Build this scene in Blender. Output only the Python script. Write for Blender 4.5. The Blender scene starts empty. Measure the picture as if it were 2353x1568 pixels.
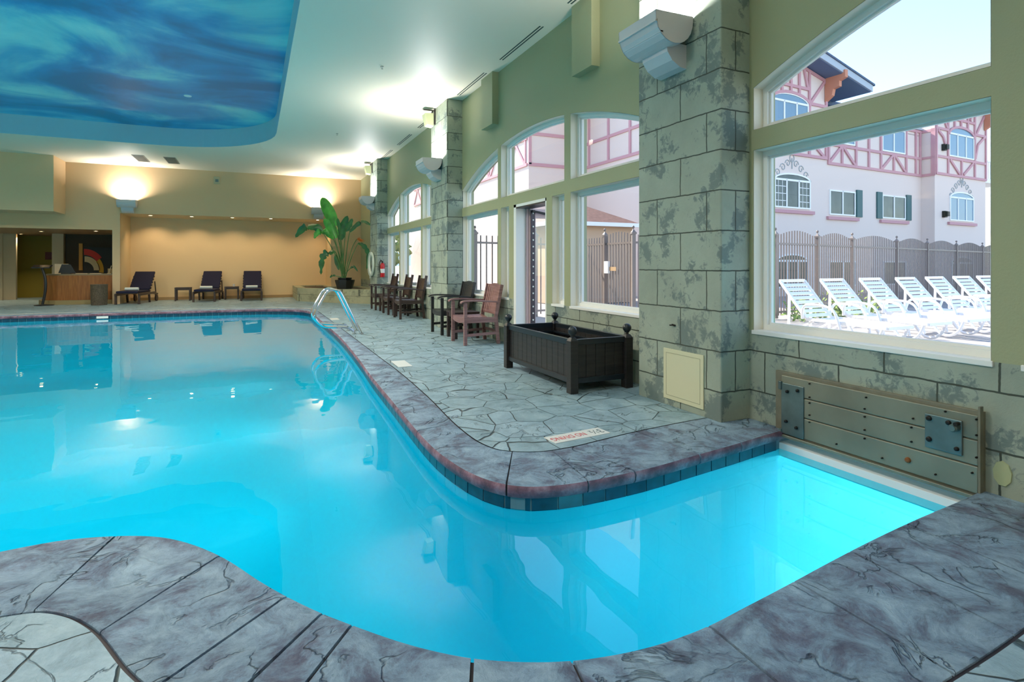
import bpy, bmesh, math, random
from mathutils import Vector, Matrix
random.seed(7)
PI = math.pi
C = bpy.context.scene.collection
sc = bpy.context.scene

# ------------------------------------------------------------------ helpers
def lin(c):
    return tuple((v/255/12.92 if v/255 <= .04045 else ((v/255+.055)/1.055)**2.4) for v in c)

class MB:
    def __init__(s): s.v = []; s.f = []
    def add(s, vs, fs):
        n = len(s.v); s.v += [tuple(p) for p in vs]; s.f += [tuple(i+n for i in f) for f in fs]; return s
    def box(s, x0, x1, y0, y1, z0, z1, M=None):
        vs = [(x, y, z) for z in (z0, z1) for y in (y0, y1) for x in (x0, x1)]
        if M: vs = [M @ Vector(p) for p in vs]
        return s.add(vs, [(0,2,3,1), (4,5,7,6), (0,1,5,4), (2,6,7,3), (0,4,6,2), (1,3,7,5)])
    def beam(s, a, b, w, h, up=(0,0,1)):
        a = Vector(a); b = Vector(b); d = (b-a).normalized(); u = Vector(up)
        if abs(d.dot(u)) > .98: u = Vector((1,0,0))
        r = d.cross(u).normalized(); u = r.cross(d).normalized()
        vs = [p + r*sx*w/2 + u*sz*h/2 for p in (a, b) for sx, sz in ((-1,-1), (1,-1), (1,1), (-1,1))]
        return s.add(vs, [(3,2,1,0), (4,5,6,7), (0,1,5,4), (1,2,6,5), (2,3,7,6), (3,0,4,7)])
    def tube(s, pts, r, n=10, close=False, cap=True):
        P = [Vector(p) for p in pts]; R = r if isinstance(r, (list, tuple)) else [r]*len(P)
        N = len(P); up = None; rings = []
        for i, p in enumerate(P):
            d = (P[(i+1) % N] - P[i-1]) if close else (P[min(i+1, N-1)] - P[max(i-1, 0)])
            d.normalize()
            if up is None:
                up = Vector((0,0,1)) if abs(d.z) < .9 else Vector((1,0,0))
            up = (up - d*up.dot(d)).normalized(); q = d.cross(up)
            rings.append([p + (up*math.cos(2*PI*k/n) + q*math.sin(2*PI*k/n))*R[i] for k in range(n)])
        vs = [v for g in rings for v in g]; fs = []
        for i in range(N if close else N-1):
            j = (i+1) % N
            for k in range(n):
                fs.append((i*n+k, i*n+(k+1) % n, j*n+(k+1) % n, j*n+k))
        if cap and not close:
            fs.append(tuple(range(n))[::-1]); fs.append(tuple((N-1)*n+k for k in range(n)))
        return s.add(vs, fs)
    def lathe(s, prof, c=(0,0,0), n=20):
        vs = []; fs = []
        for (r, z) in prof:
            for k in range(n):
                a = 2*PI*k/n; vs.append((c[0]+r*math.cos(a), c[1]+r*math.sin(a), c[2]+z))
        for i in range(len(prof)-1):
            for k in range(n):
                fs.append((i*n+k, i*n+(k+1) % n, (i+1)*n+(k+1) % n, (i+1)*n+k))
        fs.append(tuple(range(n))[::-1]); fs.append(tuple((len(prof)-1)*n+k for k in range(n)))
        return s.add(vs, fs)
    def prism(s, poly, f, t0, t1):
        """poly of 2D points, f(a,b,t) -> 3D"""
        n = len(poly)
        vs = [f(a, b, t0) for a, b in poly] + [f(a, b, t1) for a, b in poly]
        fs = [tuple(range(n))[::-1], tuple(range(n, 2*n))] + [(i, (i+1) % n, (i+1) % n+n, i+n) for i in range(n)]
        return s.add(vs, fs)
    def plate(s, outer, holes, f, t0, t1):
        """plate with holes; thickness between t0 and t1"""
        bm = bmesh.new(); loops = [outer]+list(holes)
        es = []
        for lp in loops:
            vv = [bm.verts.new((a, b, 0)) for a, b in lp]
            for i in range(len(vv)): es.append(bm.edges.new((vv[i], vv[(i+1) % len(vv)])))
        bmesh.ops.triangle_fill(bm, use_beauty=True, use_dissolve=False, edges=es)
        bm.verts.index_update()
        pts = [(v.co.x, v.co.y) for v in bm.verts]; tris = [tuple(v.index for v in fc.verts) for fc in bm.faces]
        bm.free()
        if abs(t1-t0) < 1e-9:
            return s.add([f(a, b, t0) for a, b in pts], tris)
        n = len(pts); fs = [t[::-1] for t in tris]+[tuple(i+n for i in t) for t in tris]
        k = 0
        for lp in loops:
            m = len(lp)
            for i in range(m):
                a = k+i; b = k+(i+1) % m; fs.append((a, b, b+n, a+n))
            k += m
        return s.add([f(a, b, t0) for a, b in pts]+[f(a, b, t1) for a, b in pts], fs)
    def xf(s, M): s.v = [tuple(M @ Vector(p)) for p in s.v]; return s

def obj(name, mb, mat, parent=None, bevel=0, smooth=False, fix=True):
    me = bpy.data.meshes.new(name); me.from_pydata([tuple(p) for p in mb.v], [], mb.f)
    if fix:
        bm = bmesh.new(); bm.from_mesh(me); bmesh.ops.recalc_face_normals(bm, faces=bm.faces); bm.to_mesh(me); bm.free()
    if smooth:
        for p in me.polygons: p.use_smooth = True
        try: me.set_sharp_from_angle(angle=math.radians(40))
        except Exception: pass
    o = bpy.data.objects.new(name, me); C.objects.link(o)
    if mat: me.materials.append(mat)
    if parent: o.parent = parent
    if bevel:
        m = o.modifiers.new('Bevel', 'BEVEL'); m.width = bevel; m.segments = 2; m.limit_method = 'ANGLE'
    return o
def tag(o, label, cat, group=None, kind=None):
    o['label'] = label; o['category'] = cat
    if group: o['group'] = group
    if kind: o['kind'] = kind
    return o
def thing(name, label, cat, loc=(0,0,0), rz=0, group=None):
    o = bpy.data.objects.new(name, None); C.objects.link(o); o.location = loc; o.rotation_euler = (0,0,rz)
    o.empty_display_size = .1
    return tag(o, label, cat, group)
def struct(name, mb, mat, **k):
    o = obj(name, mb, mat, **k)
    if not k.get('parent'): o['kind'] = 'structure'
    return o
def dup(root, loc, rz=0, label=None):
    r = root.copy(); C.objects.link(r); r.location = loc; r.rotation_euler = (0,0,rz)
    if label: r['label'] = label
    for ch in list(root.children):
        c = ch.copy(); C.objects.link(c); c.parent = r
        for g in list(ch.children):
            d = g.copy(); C.objects.link(d); d.parent = c
    return r
def plab(o, l): o['label'] = l; return o
def smooth_path(pts, k=4):
    """Catmull-Rom"""
    P = [Vector(p) for p in pts]; out = []
    for i in range(len(P)-1):
        a = P[max(i-1, 0)]; b = P[i]; c = P[i+1]; d = P[min(i+2, len(P)-1)]
        for j in range(k):
            t = j/k
            out.append(.5*((2*b)+(c-a)*t+(2*a-5*b+4*c-d)*t*t+(3*b-a-3*c+d)*t**3))
    out.append(P[-1]); return out

# ------------------------------------------------------------------ materials
def nodes(name):
    m = bpy.data.materials.new(name); m.use_nodes = True; nt = m.node_tree
    return m, nt, nt.nodes['Principled BSDF']
def P(name, col, rough=.5, metal=0, spec=.5, emis=None, estr=0, noise=0, nscale=8, bump=0, bscale=60, trans=0):
    m, nt, b = nodes(name)
    c = lin(col) if max(col) > 1.01 else col
    b.inputs['Base Color'].default_value = (*c, 1); b.inputs['Roughness'].default_value = rough
    b.inputs['Metallic'].default_value = metal; b.inputs['Specular IOR Level'].default_value = spec
    if emis: b.inputs['Emission Color'].default_value = (*lin(emis), 1); b.inputs['Emission Strength'].default_value = estr
    tc = nt.nodes.new('ShaderNodeTexCoord')
    if noise:
        n = nt.nodes.new('ShaderNodeTexNoise'); n.inputs['Scale'].default_value = nscale; n.inputs['Detail'].default_value = 5
        nt.links.new(tc.outputs['Object'], n.inputs['Vector'])
        r = nt.nodes.new('ShaderNodeValToRGB'); r.color_ramp.elements[0].position = .3; r.color_ramp.elements[1].position = .7
        r.color_ramp.elements[0].color = (*[max(0, v*(1-noise)) for v in c], 1); r.color_ramp.elements[1].color = (*[min(1, v*(1+noise)) for v in c], 1)
        nt.links.new(n.outputs['Fac'], r.inputs['Fac']); nt.links.new(r.outputs['Color'], b.inputs['Base Color'])
    if bump:
        n = nt.nodes.new('ShaderNodeTexNoise'); n.inputs['Scale'].default_value = bscale; n.inputs['Detail'].default_value = 4
        nt.links.new(tc.outputs['Object'], n.inputs['Vector'])
        u = nt.nodes.new('ShaderNodeBump'); u.inputs['Strength'].default_value = bump; u.inputs['Distance'].default_value = .01
        nt.links.new(n.outputs['Fac'], u.inputs['Height']); nt.links.new(u.outputs['Normal'], b.inputs['Normal'])
    return m
def N(nt, t, **k):
    n = nt.nodes.new(t)
    for a, v in k.items():
        if a in n.inputs: n.inputs[a].default_value = v
        else: setattr(n, a, v)
    return n
def ramp(nt, src, stops):
    r = nt.nodes.new('ShaderNodeValToRGB'); e = r.color_ramp.elements
    while len(e) < len(stops): e.new(.5)
    for i, (p, c) in enumerate(stops):
        e[i].position = p; e[i].color = (*c, 1) if len(c) == 3 else c
    nt.links.new(src, r.inputs['Fac']); return r.outputs['Color']
def mix(nt, fac, a, b, mode='MIX'):
    m = nt.nodes.new('ShaderNodeMix'); m.data_type = 'RGBA'; m.blend_type = mode; m.clamp_result = mode != 'MULTIPLY'
    for i, s in ((0, fac), (6, a), (7, b)):
        if hasattr(s, 'is_output'): nt.links.new(s, m.inputs[i])
        elif isinstance(s, (int, float)): m.inputs[i].default_value = s
        else: m.inputs[i].default_value = (*s, 1)
    return m.outputs[2]
def math_(nt, op, a, b=None, c=None):
    m = nt.nodes.new('ShaderNodeMath'); m.operation = op
    for i, s in enumerate((a, b, c)):
        if s is None: continue
        if hasattr(s, 'is_output'): nt.links.new(s, m.inputs[i])
        else: m.inputs[i].default_value = s
    return m.outputs[0]

def block_stone(name, base, dark, joint, z0=.238, h=.314, w=.6, shift=0.0):
    m, nt, b = nodes(name)
    g = N(nt, 'ShaderNodeNewGeometry'); sp = N(nt, 'ShaderNodeSeparateXYZ'); nt.links.new(g.outputs['Position'], sp.inputs[0])
    u = math_(nt, 'ADD', math_(nt, 'ADD', sp.outputs[0], sp.outputs[1]), 20+shift); v = math_(nt, 'ADD', sp.outputs[2], 10*h-z0)
    cb = N(nt, 'ShaderNodeCombineXYZ'); nt.links.new(u, cb.inputs[0]); nt.links.new(v, cb.inputs[1])
    wob = N(nt, 'ShaderNodeTexNoise', Scale=9.0, Detail=3.0); nt.links.new(g.outputs['Position'], wob.inputs['Vector'])
    wv = N(nt, 'ShaderNodeVectorMath', operation='SCALE'); nt.links.new(wob.outputs['Color'], wv.inputs[0]); wv.inputs['Scale'].default_value = .016
    ad = N(nt, 'ShaderNodeVectorMath', operation='ADD'); nt.links.new(cb.outputs[0], ad.inputs[0]); nt.links.new(wv.outputs[0], ad.inputs[1])
    br = N(nt, 'ShaderNodeTexBrick', Scale=1.0); br.offset = .5; br.squash = 1
    br.inputs['Mortar Size'].default_value = .006; br.inputs['Mortar Smooth'].default_value = .25
    br.inputs['Brick Width'].default_value = w; br.inputs['Row Height'].default_value = h
    br.inputs['Color1'].default_value = (.35,.35,.35,1); br.inputs['Color2'].default_value = (.65,.65,.65,1); br.inputs['Mortar'].default_value = (0,0,0,1)
    nt.links.new(ad.outputs[0], br.inputs['Vector'])
    n1 = N(nt, 'ShaderNodeTexNoise', Scale=3.4, Detail=1.5, Roughness=.5); nt.links.new(g.outputs['Position'], n1.inputs['Vector'])
    n2 = N(nt, 'ShaderNodeTexNoise', Scale=17.0, Detail=7.0, Roughness=.7, Distortion=.6); nt.links.new(g.outputs['Position'], n2.inputs['Vector'])
    blot = ramp(nt, math_(nt, 'ADD', math_(nt, 'MULTIPLY', n1.outputs['Fac'], .62), math_(nt, 'MULTIPLY', n2.outputs['Fac'], .5)), [(.585, (0,0,0)), (.635, (1,1,1))])
    n3 = N(nt, 'ShaderNodeTexNoise', Scale=2.0, Detail=8.0, Roughness=.65); nt.links.new(g.outputs['Position'], n3.inputs['Vector'])
    b1 = ramp(nt, n3.outputs['Fac'], [(.3, tuple(x*.82 for x in base)), (.7, tuple(min(1, x*1.12) for x in base))])
    c2 = mix(nt, math_(nt, 'MULTIPLY', blot, .8), b1, dark)
    c3 = mix(nt, br.outputs['Fac'], c2, joint)
    nt.links.new(c3, b.inputs['Base Color']); b.inputs['Roughness'].default_value = .75
    bp = N(nt, 'ShaderNodeBump', Strength=.55, Distance=.012)
    hh = math_(nt, 'SUBTRACT', math_(nt, 'MULTIPLY', n2.outputs['Fac'], .55), br.outputs['Fac'])
    nt.links.new(hh, bp.inputs['Height']); nt.links.new(bp.outputs['Normal'], b.inputs['Normal'])
    return m

def deck_mat(name, flag=True):
    m, nt, b = nodes(name)
    g = N(nt, 'ShaderNodeNewGeometry')
    wob = N(nt, 'ShaderNodeTexNoise', Scale=3.0, Detail=3.0); nt.links.new(g.outputs['Position'], wob.inputs['Vector'])
    wv = N(nt, 'ShaderNodeVectorMath', operation='SCALE'); nt.links.new(wob.outputs['Color'], wv.inputs[0]); wv.inputs['Scale'].default_value = .05 if flag else .14
    ad = N(nt, 'ShaderNodeVectorMath', operation='ADD'); nt.links.new(g.outputs['Position'], ad.inputs[0]); nt.links.new(wv.outputs[0], ad.inputs[1])
    # wrinkles pressed into the surface: ridged noise
    nz = N(nt, 'ShaderNodeTexNoise', Scale=3.1, Detail=4.5, Roughness=.55, Distortion=1.0); nt.links.new(ad.outputs[0], nz.inputs['Vector'])
    rd = math_(nt, 'ABSOLUTE', math_(nt, 'SUBTRACT', nz.outputs['Fac'], .5))
    ridge = ramp(nt, rd, [(0, (.15,.15,.15)), (.006, (.5,.5,.5)), (.018, (1,1,1))])
    msk = N(nt, 'ShaderNodeTexNoise', Scale=2.3, Detail=2.0); nt.links.new(g.outputs['Position'], msk.inputs['Vector'])
    mk = ramp(nt, msk.outputs['Fac'], [(.44, (0,0,0)), (.52, (1,1,1))])
    rid = mix(nt, mk, ridge, (1,1,1))
    n1 = N(nt, 'ShaderNodeTexNoise', Scale=4.8, Detail=10.0, Roughness=.74, Distortion=.45); nt.links.new(ad.outputs[0], n1.inputs['Vector'])
    n2 = N(nt, 'ShaderNodeTexNoise', Scale=34.0, Detail=6.0, Roughness=.7); nt.links.new(g.outputs['Position'], n2.inputs['Vector'])
    if flag:
        col = ramp(nt, n1.outputs['Fac'], [(.34, lin((112,134,142))), (.48, lin((156,180,190))), (.64, lin((196,212,216)))])
    else:
        col = ramp(nt, n1.outputs['Fac'], [(.38, lin((84,82,112))), (.45, lin((118,134,160))), (.51, lin((150,174,196))), (.62, lin((188,208,222)))])
    col = mix(nt, .22, col, ramp(nt, n2.outputs['Fac'], [(.3, (.08,.09,.12)), (.7, (.5,.54,.56))]))
    col = mix(nt, 1.0, col, ramp(nt, math_(nt, 'MULTIPLY', rid, 1.0), [(0, (.42,.46,.5)), (1, (1,1,1))]), 'MULTIPLY')
    h = math_(nt, 'ADD', math_(nt, 'MULTIPLY', rid, .55), math_(nt, 'MULTIPLY', n1.outputs['Fac'], .9))
    h = math_(nt, 'ADD', h, math_(nt, 'MULTIPLY', n2.outputs['Fac'], .22))
    if flag:
        vo = N(nt, 'ShaderNodeTexVoronoi', feature='DISTANCE_TO_EDGE', Scale=3.0, Randomness=.72); nt.links.new(ad.outputs[0], vo.inputs['Vector'])
        e = ramp(nt, vo.outputs['Distance'], [(.003, (0,0,0)), (.012, (1,1,1))])
        vc = N(nt, 'ShaderNodeTexVoronoi', Scale=3.0, Randomness=.72); nt.links.new(ad.outputs[0], vc.inputs['Vector'])
        hs = N(nt, 'ShaderNodeSeparateColor'); nt.links.new(vc.outputs['Color'], hs.inputs[0])
        col = mix(nt, .25, col, ramp(nt, hs.outputs[0], [(0, lin((96,116,112))), (.5, lin((136,160,168))), (1, lin((170,182,190)))]))
        col = mix(nt, e, lin((48,62,64)), col)
        h = math_(nt, 'ADD', h, math_(nt, 'MULTIPLY', e, 1.2))
    col = mix(nt, 1.0, col, (.90,1.03,1.08) if flag else (.86,1.0,1.06), 'MULTIPLY')
    nt.links.new(col, b.inputs['Base Color'])
    nt.links.new(ramp(nt, n1.outputs['Fac'], [(.3, (.28,)*3), (.7, (.5,)*3)]), b.inputs['Roughness'])
    bp = N(nt, 'ShaderNodeBump', Strength=1.0, Distance=.05 if not flag else .02); nt.links.new(h, bp.inputs['Height']); nt.links.new(bp.outputs['Normal'], b.inputs['Normal'])
    b.inputs['Specular IOR Level'].default_value = .7
    return m

def lip_mat():
    m, nt, b = nodes('coping_lip'); g = N(nt, 'ShaderNodeNewGeometry')
    n1 = N(nt, 'ShaderNodeTexNoise', Scale=7.0, Detail=8.0, Roughness=.7); nt.links.new(g.outputs['Position'], n1.inputs['Vector'])
    col = ramp(nt, n1.outputs['Fac'], [(.32, lin((66,48,62))), (.5, lin((120,84,98))), (.68, lin((160,130,142)))])
    nt.links.new(col, b.inputs['Base Color']); b.inputs['Roughness'].default_value = .6
    bp = N(nt, 'ShaderNodeBump', Strength=.8, Distance=.01); nt.links.new(n1.outputs['Fac'], bp.inputs['Height']); nt.links.new(bp.outputs['Normal'], b.inputs['Normal'])
    return m

def mural_mat():
    m, nt, b = nodes('sky_mural'); g = N(nt, 'ShaderNodeNewGeometry')
    mp = N(nt, 'ShaderNodeMapping'); mp.inputs['Scale'].default_value = (.55,.6,1); mp.inputs['Rotation'].default_value = (0,0,.45)
    nt.links.new(g.outputs['Position'], mp.inputs['Vector'])
    n1 = N(nt, 'ShaderNodeTexNoise', Scale=.62, Detail=6.0, Roughness=.55, Distortion=1.0); nt.links.new(mp.outputs[0], n1.inputs['Vector'])
    n2 = N(nt, 'ShaderNodeTexNoise', Scale=.35, Detail=3.0, Distortion=.6); nt.links.new(g.outputs['Position'], n2.inputs['Vector'])
    s = math_(nt, 'ADD', math_(nt, 'MULTIPLY', n1.outputs['Fac'], .78), math_(nt, 'MULTIPLY', n2.outputs['Fac'], .26))
    col = ramp(nt, s, [(.42, lin((28,126,164))), (.48, lin((34,148,194))), (.525, lin((84,176,206))), (.575, lin((140,208,214))), (.65, lin((190,228,224)))])
    nt.links.new(col, b.inputs['Base Color']); b.inputs['Roughness'].default_value = .38; b.inputs['Specular IOR Level'].default_value = .35
    return m

def schlick(nt, f0, nrm=None):
    g = N(nt, 'ShaderNodeNewGeometry'); d = N(nt, 'ShaderNodeVectorMath', operation='DOT_PRODUCT')
    nt.links.new(g.outputs['Incoming'], d.inputs[0]); nt.links.new(nrm if nrm else g.outputs['Normal'], d.inputs[1])
    k = math_(nt, 'POWER', math_(nt, 'SUBTRACT', 1.0, math_(nt, 'MINIMUM', math_(nt, 'ABSOLUTE', d.outputs['Value']), 1.0)), 5.0)
    return math_(nt, 'ADD', math_(nt, 'MULTIPLY', k, 1-f0), f0)
def water_mat():
    m = bpy.data.materials.new('water'); m.use_nodes = True; nt = m.node_tree; nt.nodes.clear()
    out = N(nt, 'ShaderNodeOutputMaterial'); mx = N(nt, 'ShaderNodeMixShader')
    tr = N(nt, 'ShaderNodeBsdfTransparent'); tr.inputs[0].default_value = (.12,.77,.915,1)
    gl = N(nt, 'ShaderNodeBsdfGlossy'); gl.inputs['Roughness'].default_value = .01; gl.inputs[0].default_value = (1,1,1,1)
    g = N(nt, 'ShaderNodeNewGeometry')
    n1 = N(nt, 'ShaderNodeTexNoise', Scale=1.5, Detail=2.0, Roughness=.4); nt.links.new(g.outputs['Position'], n1.inputs['Vector'])
    bp = N(nt, 'ShaderNodeBump', Strength=.10, Distance=.05); nt.links.new(n1.outputs['Fac'], bp.inputs['Height'])
    nt.links.new(bp.outputs['Normal'], gl.inputs['Normal']); nt.links.new(schlick(nt, .02, bp.outputs['Normal']), mx.inputs[0]); nt.links.new(tr.outputs[0], mx.inputs[1]); nt.links.new(gl.outputs[0], mx.inputs[2])
    nt.links.new(mx.outputs[0], out.inputs[0]); return m
def glass_mat():
    m = bpy.data.materials.new('window_glass'); m.use_nodes = True; nt = m.node_tree; nt.nodes.clear()
    out = N(nt, 'ShaderNodeOutputMaterial'); mx = N(nt, 'ShaderNodeMixShader')
    tr = N(nt, 'ShaderNodeBsdfTransparent'); tr.inputs[0].default_value = (.97,.985,.985,1)
    gl = N(nt, 'ShaderNodeBsdfGlossy', Roughness=.0)
    nt.links.new(schlick(nt, .05), mx.inputs[0]); nt.links.new(tr.outputs[0], mx.inputs[1]); nt.links.new(gl.outputs[0], mx.inputs[2])
    nt.links.new(mx.outputs[0], out.inputs[0]); return m
def wood(name, a, b_, scale=(1,1,14), rough=.5):
    m, nt, b = nodes(name); tc = N(nt, 'ShaderNodeTexCoord'); mp = N(nt, 'ShaderNodeMapping'); mp.inputs['Scale'].default_value = scale
    nt.links.new(tc.outputs['Object'], mp.inputs['Vector'])
    n1 = N(nt, 'ShaderNodeTexNoise', Scale=2.5, Detail=6.0, Roughness=.6); nt.links.new(mp.outputs[0], n1.inputs['Vector'])
    nt.links.new(ramp(nt, n1.outputs['Fac'], [(.3, lin(a)), (.7, lin(b_))]), b.inputs['Base Color']); b.inputs['Roughness'].default_value = rough
    bp = N(nt, 'ShaderNodeBump', Strength=.2, Distance=.004); nt.links.new(n1.outputs['Fac'], bp.inputs['Height']); nt.links.new(bp.outputs['Normal'], b.inputs['Normal'])
    return m

def wall_far_mat():
    m, nt, b = nodes('khaki_paint'); g = N(nt, 'ShaderNodeNewGeometry'); sp = N(nt, 'ShaderNodeSeparateXYZ'); nt.links.new(g.outputs['Position'], sp.inputs[0])
    b.inputs['Base Color'].default_value = (*lin((216,186,144)), 1); b.inputs['Roughness'].default_value = .55
    n = N(nt, 'ShaderNodeTexNoise', Scale=70.0, Detail=3.0); nt.links.new(g.outputs['Position'], n.inputs['Vector'])
    bp = N(nt, 'ShaderNodeBump', Strength=.15, Distance=.005); nt.links.new(n.outputs['Fac'], bp.inputs['Height']); nt.links.new(bp.outputs['Normal'], b.inputs['Normal'])
    return m

M = {}
M['sage'] = P('sage_paint', (160,164,128), .5, bump=.15, bscale=80)
M['khaki'] = wall_far_mat()
M['alcove'] = P('tan_paint', (228,202,156), .6, bump=.1)
M['ceiling'] = P('ceiling_paint', (232,224,202), .5, spec=.5, bump=.08, bscale=25)
M['band'] = P('recess_blue_paint', (170,200,205), .5)
M['mural'] = mural_mat()
M['stone'] = block_stone('stone_blocks', lin((154,164,148)), lin((96,112,110)), lin((62,70,60)))
M['bench'] = block_stone('planter_stone', lin((168,166,136)), lin((130,134,112)), lin((90,92,76)), w=.9)
M['flag'] = deck_mat('flagstone', True)
M['slate'] = deck_mat('coping_stone', False)
M['lip'] = lip_mat()
M['seam'] = P('dark_joint', (46,38,42), .7)
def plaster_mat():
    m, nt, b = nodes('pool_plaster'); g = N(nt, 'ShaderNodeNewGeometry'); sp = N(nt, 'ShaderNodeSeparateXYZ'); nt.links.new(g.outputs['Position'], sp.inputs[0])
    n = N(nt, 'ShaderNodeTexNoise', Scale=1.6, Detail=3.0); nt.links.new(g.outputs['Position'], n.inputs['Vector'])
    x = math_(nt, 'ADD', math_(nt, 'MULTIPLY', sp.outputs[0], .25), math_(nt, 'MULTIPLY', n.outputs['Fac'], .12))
    nt.links.new(ramp(nt, x, [(.62, lin((62,214,228))), (.95, lin((196,236,240)))]), b.inputs['Base Color']); b.inputs['Roughness'].default_value = .8; return m  # paler towards the gate: light from the channel put into the colour
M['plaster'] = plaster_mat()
M['tile'] = P('waterline_tile', (12,62,84), .3, spec=.5, noise=.35, nscale=14)
M['grout'] = P('tile_grout', (96,130,140), .7)
M['water'] = water_mat()
M['glass'] = glass_mat()
M['white'] = P('white_frame', (236,236,230), .4)
M['reveal'] = P('cream_reveal', (232,226,208), .5)
M['lampmetal'] = P('sconce_enamel', (216,208,206), .35)
M['bulb'] = P('lamp_glow', (255,255,255), .5, emis=(255,250,240), estr=8)
M['warmbulb'] = P('warm_lamp', (255,240,210), .5, emis=(255,210,150), estr=25)
M['chrome'] = P('chrome', (225,228,230), .12, metal=1)
M['black_wood'] = wood('black_stain', (22,24,26), (50,46,44), rough=.4)
M['black_paint'] = P('black_paint', (26,34,40), .3)
M['dark_poly'] = wood('charcoal_lumber', (30,32,34), (52,50,48), rough=.42)
M['red_poly'] = wood('rust_lumber', (116,82,80), (158,122,120), rough=.4)
M['brown_poly'] = wood('brown_lumber', (44,34,32), (74,58,54), rough=.4)
M['navy'] = P('navy_cushion', (12,18,50), .9, bump=.2, bscale=200)
M['towel'] = P('white_towel', (226,232,226), .95, bump=.4, bscale=150)
M['leaf'] = P('leaf', (70,150,52), .35, noise=.35, nscale=6)
M['leaf_dark'] = P('leaf_dark', (38,98,46), .35, noise=.35, nscale=6)
M['stalk'] = P('stalk', (70,110,58), .5)
M['orange'] = P('orange_flower', (190,104,30), .5)
M['pot'] = P('black_pot', (16,18,20), .4)
M['soil'] = P('soil', (60,48,36), .9, noise=.4, nscale=20)
M['alu'] = P('aged_aluminium', (130,132,116), .45, metal=.35, noise=.16, nscale=3.0, bump=.12, bscale=12)
M['alu_rim'] = P('weathered_rim', (120,116,98), .6, metal=.2, noise=.2)
M['steel_plate'] = P('galvanised_plate', (104,124,124), .4, metal=.6, noise=.3, nscale=5)
M['bolt'] = P('dark_bolt', (34,32,30), .5, metal=.5)
M['rust'] = P('rust', (130,78,36), .8)
M['cream_panel'] = P('access_cover', (206,204,170), .5)
M['red'] = P('red_enamel', (190,26,30), .3)
M['sign_red'] = P('sign_red', (196,74,80), .6)
M['sign_dark'] = P('sign_dark', (90,110,112), .6)
M['white_tile'] = P('white_tile', (226,228,222), .3)
M['vent'] = P('vent_metal', (150,140,124), .5)
M['slot'] = P('slot_dark', (50,72,66), .6)
M['ring'] = P('life_ring', (226,230,214), .6)
M['desk'] = wood('desk_oak', (120,74,34), (164,108,54), scale=(14,14,1))
M['desktop'] = P('desk_top', (130,120,96), .4)
M['lobby_wall'] = P('lobby_olive', (150,132,44), .6)
M['lobby_dark'] = P('lobby_brown', (60,44,20), .6)
M['lobby_white'] = P('lobby_plaster', (206,190,160), .6)
M['wicker'] = P('wicker', (84,76,62), .8, noise=.5, nscale=40, bump=.8, bscale=60)
# outdoors
M['stucco'] = P('stucco', (232,214,204), .8, bump=.1)
M['timber'] = P('red_timber', (204,152,158), .7)
M['owin'] = P('hotel_glass', (120,150,170), .15, spec=.35)
M['owin2'] = P('hotel_glass_dark', (84,92,86), .15, spec=.35, noise=.3, nscale=1.5)
M['owhite'] = P('hotel_frame', (245,245,242), .5)
M['shutter'] = P('green_shutter', (40,92,96), .5)
M['roof'] = P('slate_roof', (84,96,120), .8, noise=.2)
M['soffit'] = P('soffit', (96,112,142), .8)
M['fascia'] = P('fascia', (176,186,196), .6)
M['bracket'] = P('bracket_wood', (206,138,108), .7)
M['ornament'] = P('painted_scroll', (168,172,172), .7)
M['fence'] = P('fence_steel', (138,124,118), .5)
M['concrete'] = P('pool_terrace', (166,160,156), .8, noise=.08, nscale=2)
M['plastic'] = P('white_plastic', (246,246,250), .35)
M['hutroof'] = P('brown_tiles', (132,96,84), .8, noise=.2)
M['grass'] = P('hill_green', (150,176,140), .9, noise=.1, nscale=.02)
M['tree'] = P('tree_green', (132,152,84), .9, noise=.3, nscale=1)
M['bark'] = P('bark', (96,80,64), .9)
M['doorm'] = P('door_pink_grey', (196,172,172), .4)
M['hinge'] = P('hinge_dark', (56,48,54), .4, metal=.4)

# ------------------------------------------------------------------ dimensions
XW = 3.58; XO = 3.82; H = 4.314; YF = 20.95; XL = -11.5; YB = -4.0; ZW = -.145
CH0, CH1 = 1.69, 2.99          # water channel under the gate

# ------------------------------------------------------------------ pool outline
edgeA = [(-9.5,17.1),(-3.0,17.1),(-1.4,17.05),(-.3,16.97),(.4,16.78),(.95,16.45),(1.25,15.95),(1.35,15.3),(1.355,14),(1.35,12.6),(1.335,9.9),(1.25,7.6),(1.18,6.35),(1.13,5.04),(1.1,4.3),
         (1.088,3.8),(1.1,3.46),(1.15,3.13),(1.235,2.91),(1.36,2.78),(1.53,2.72),(1.715,2.70),(1.95,2.703),(2.19,2.718),(2.585,2.775),(3.03,2.84),(3.3,2.888),(3.58,2.93)]
seamA = [(-9.5,17.65),(-3.0,17.65),(-1.4,17.6),(-.2,17.5),(.7,17.2),(1.3,16.7),(1.5,16.1),(1.55,15.3),(1.55,14),(1.545,12.6),(1.535,9.9),(1.52,7.6),(1.515,6.35),(1.47,5.04),(1.42,4.3),
         (1.405,3.95),(1.41,3.65),(1.45,3.45),(1.51,3.36),(1.59,3.3),(1.68,3.262),(1.78,3.245),(1.9,3.248),(2.03,3.262),(2.5,3.345),(3.0,3.40),(3.3,3.418),(3.58,3.43)]
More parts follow.
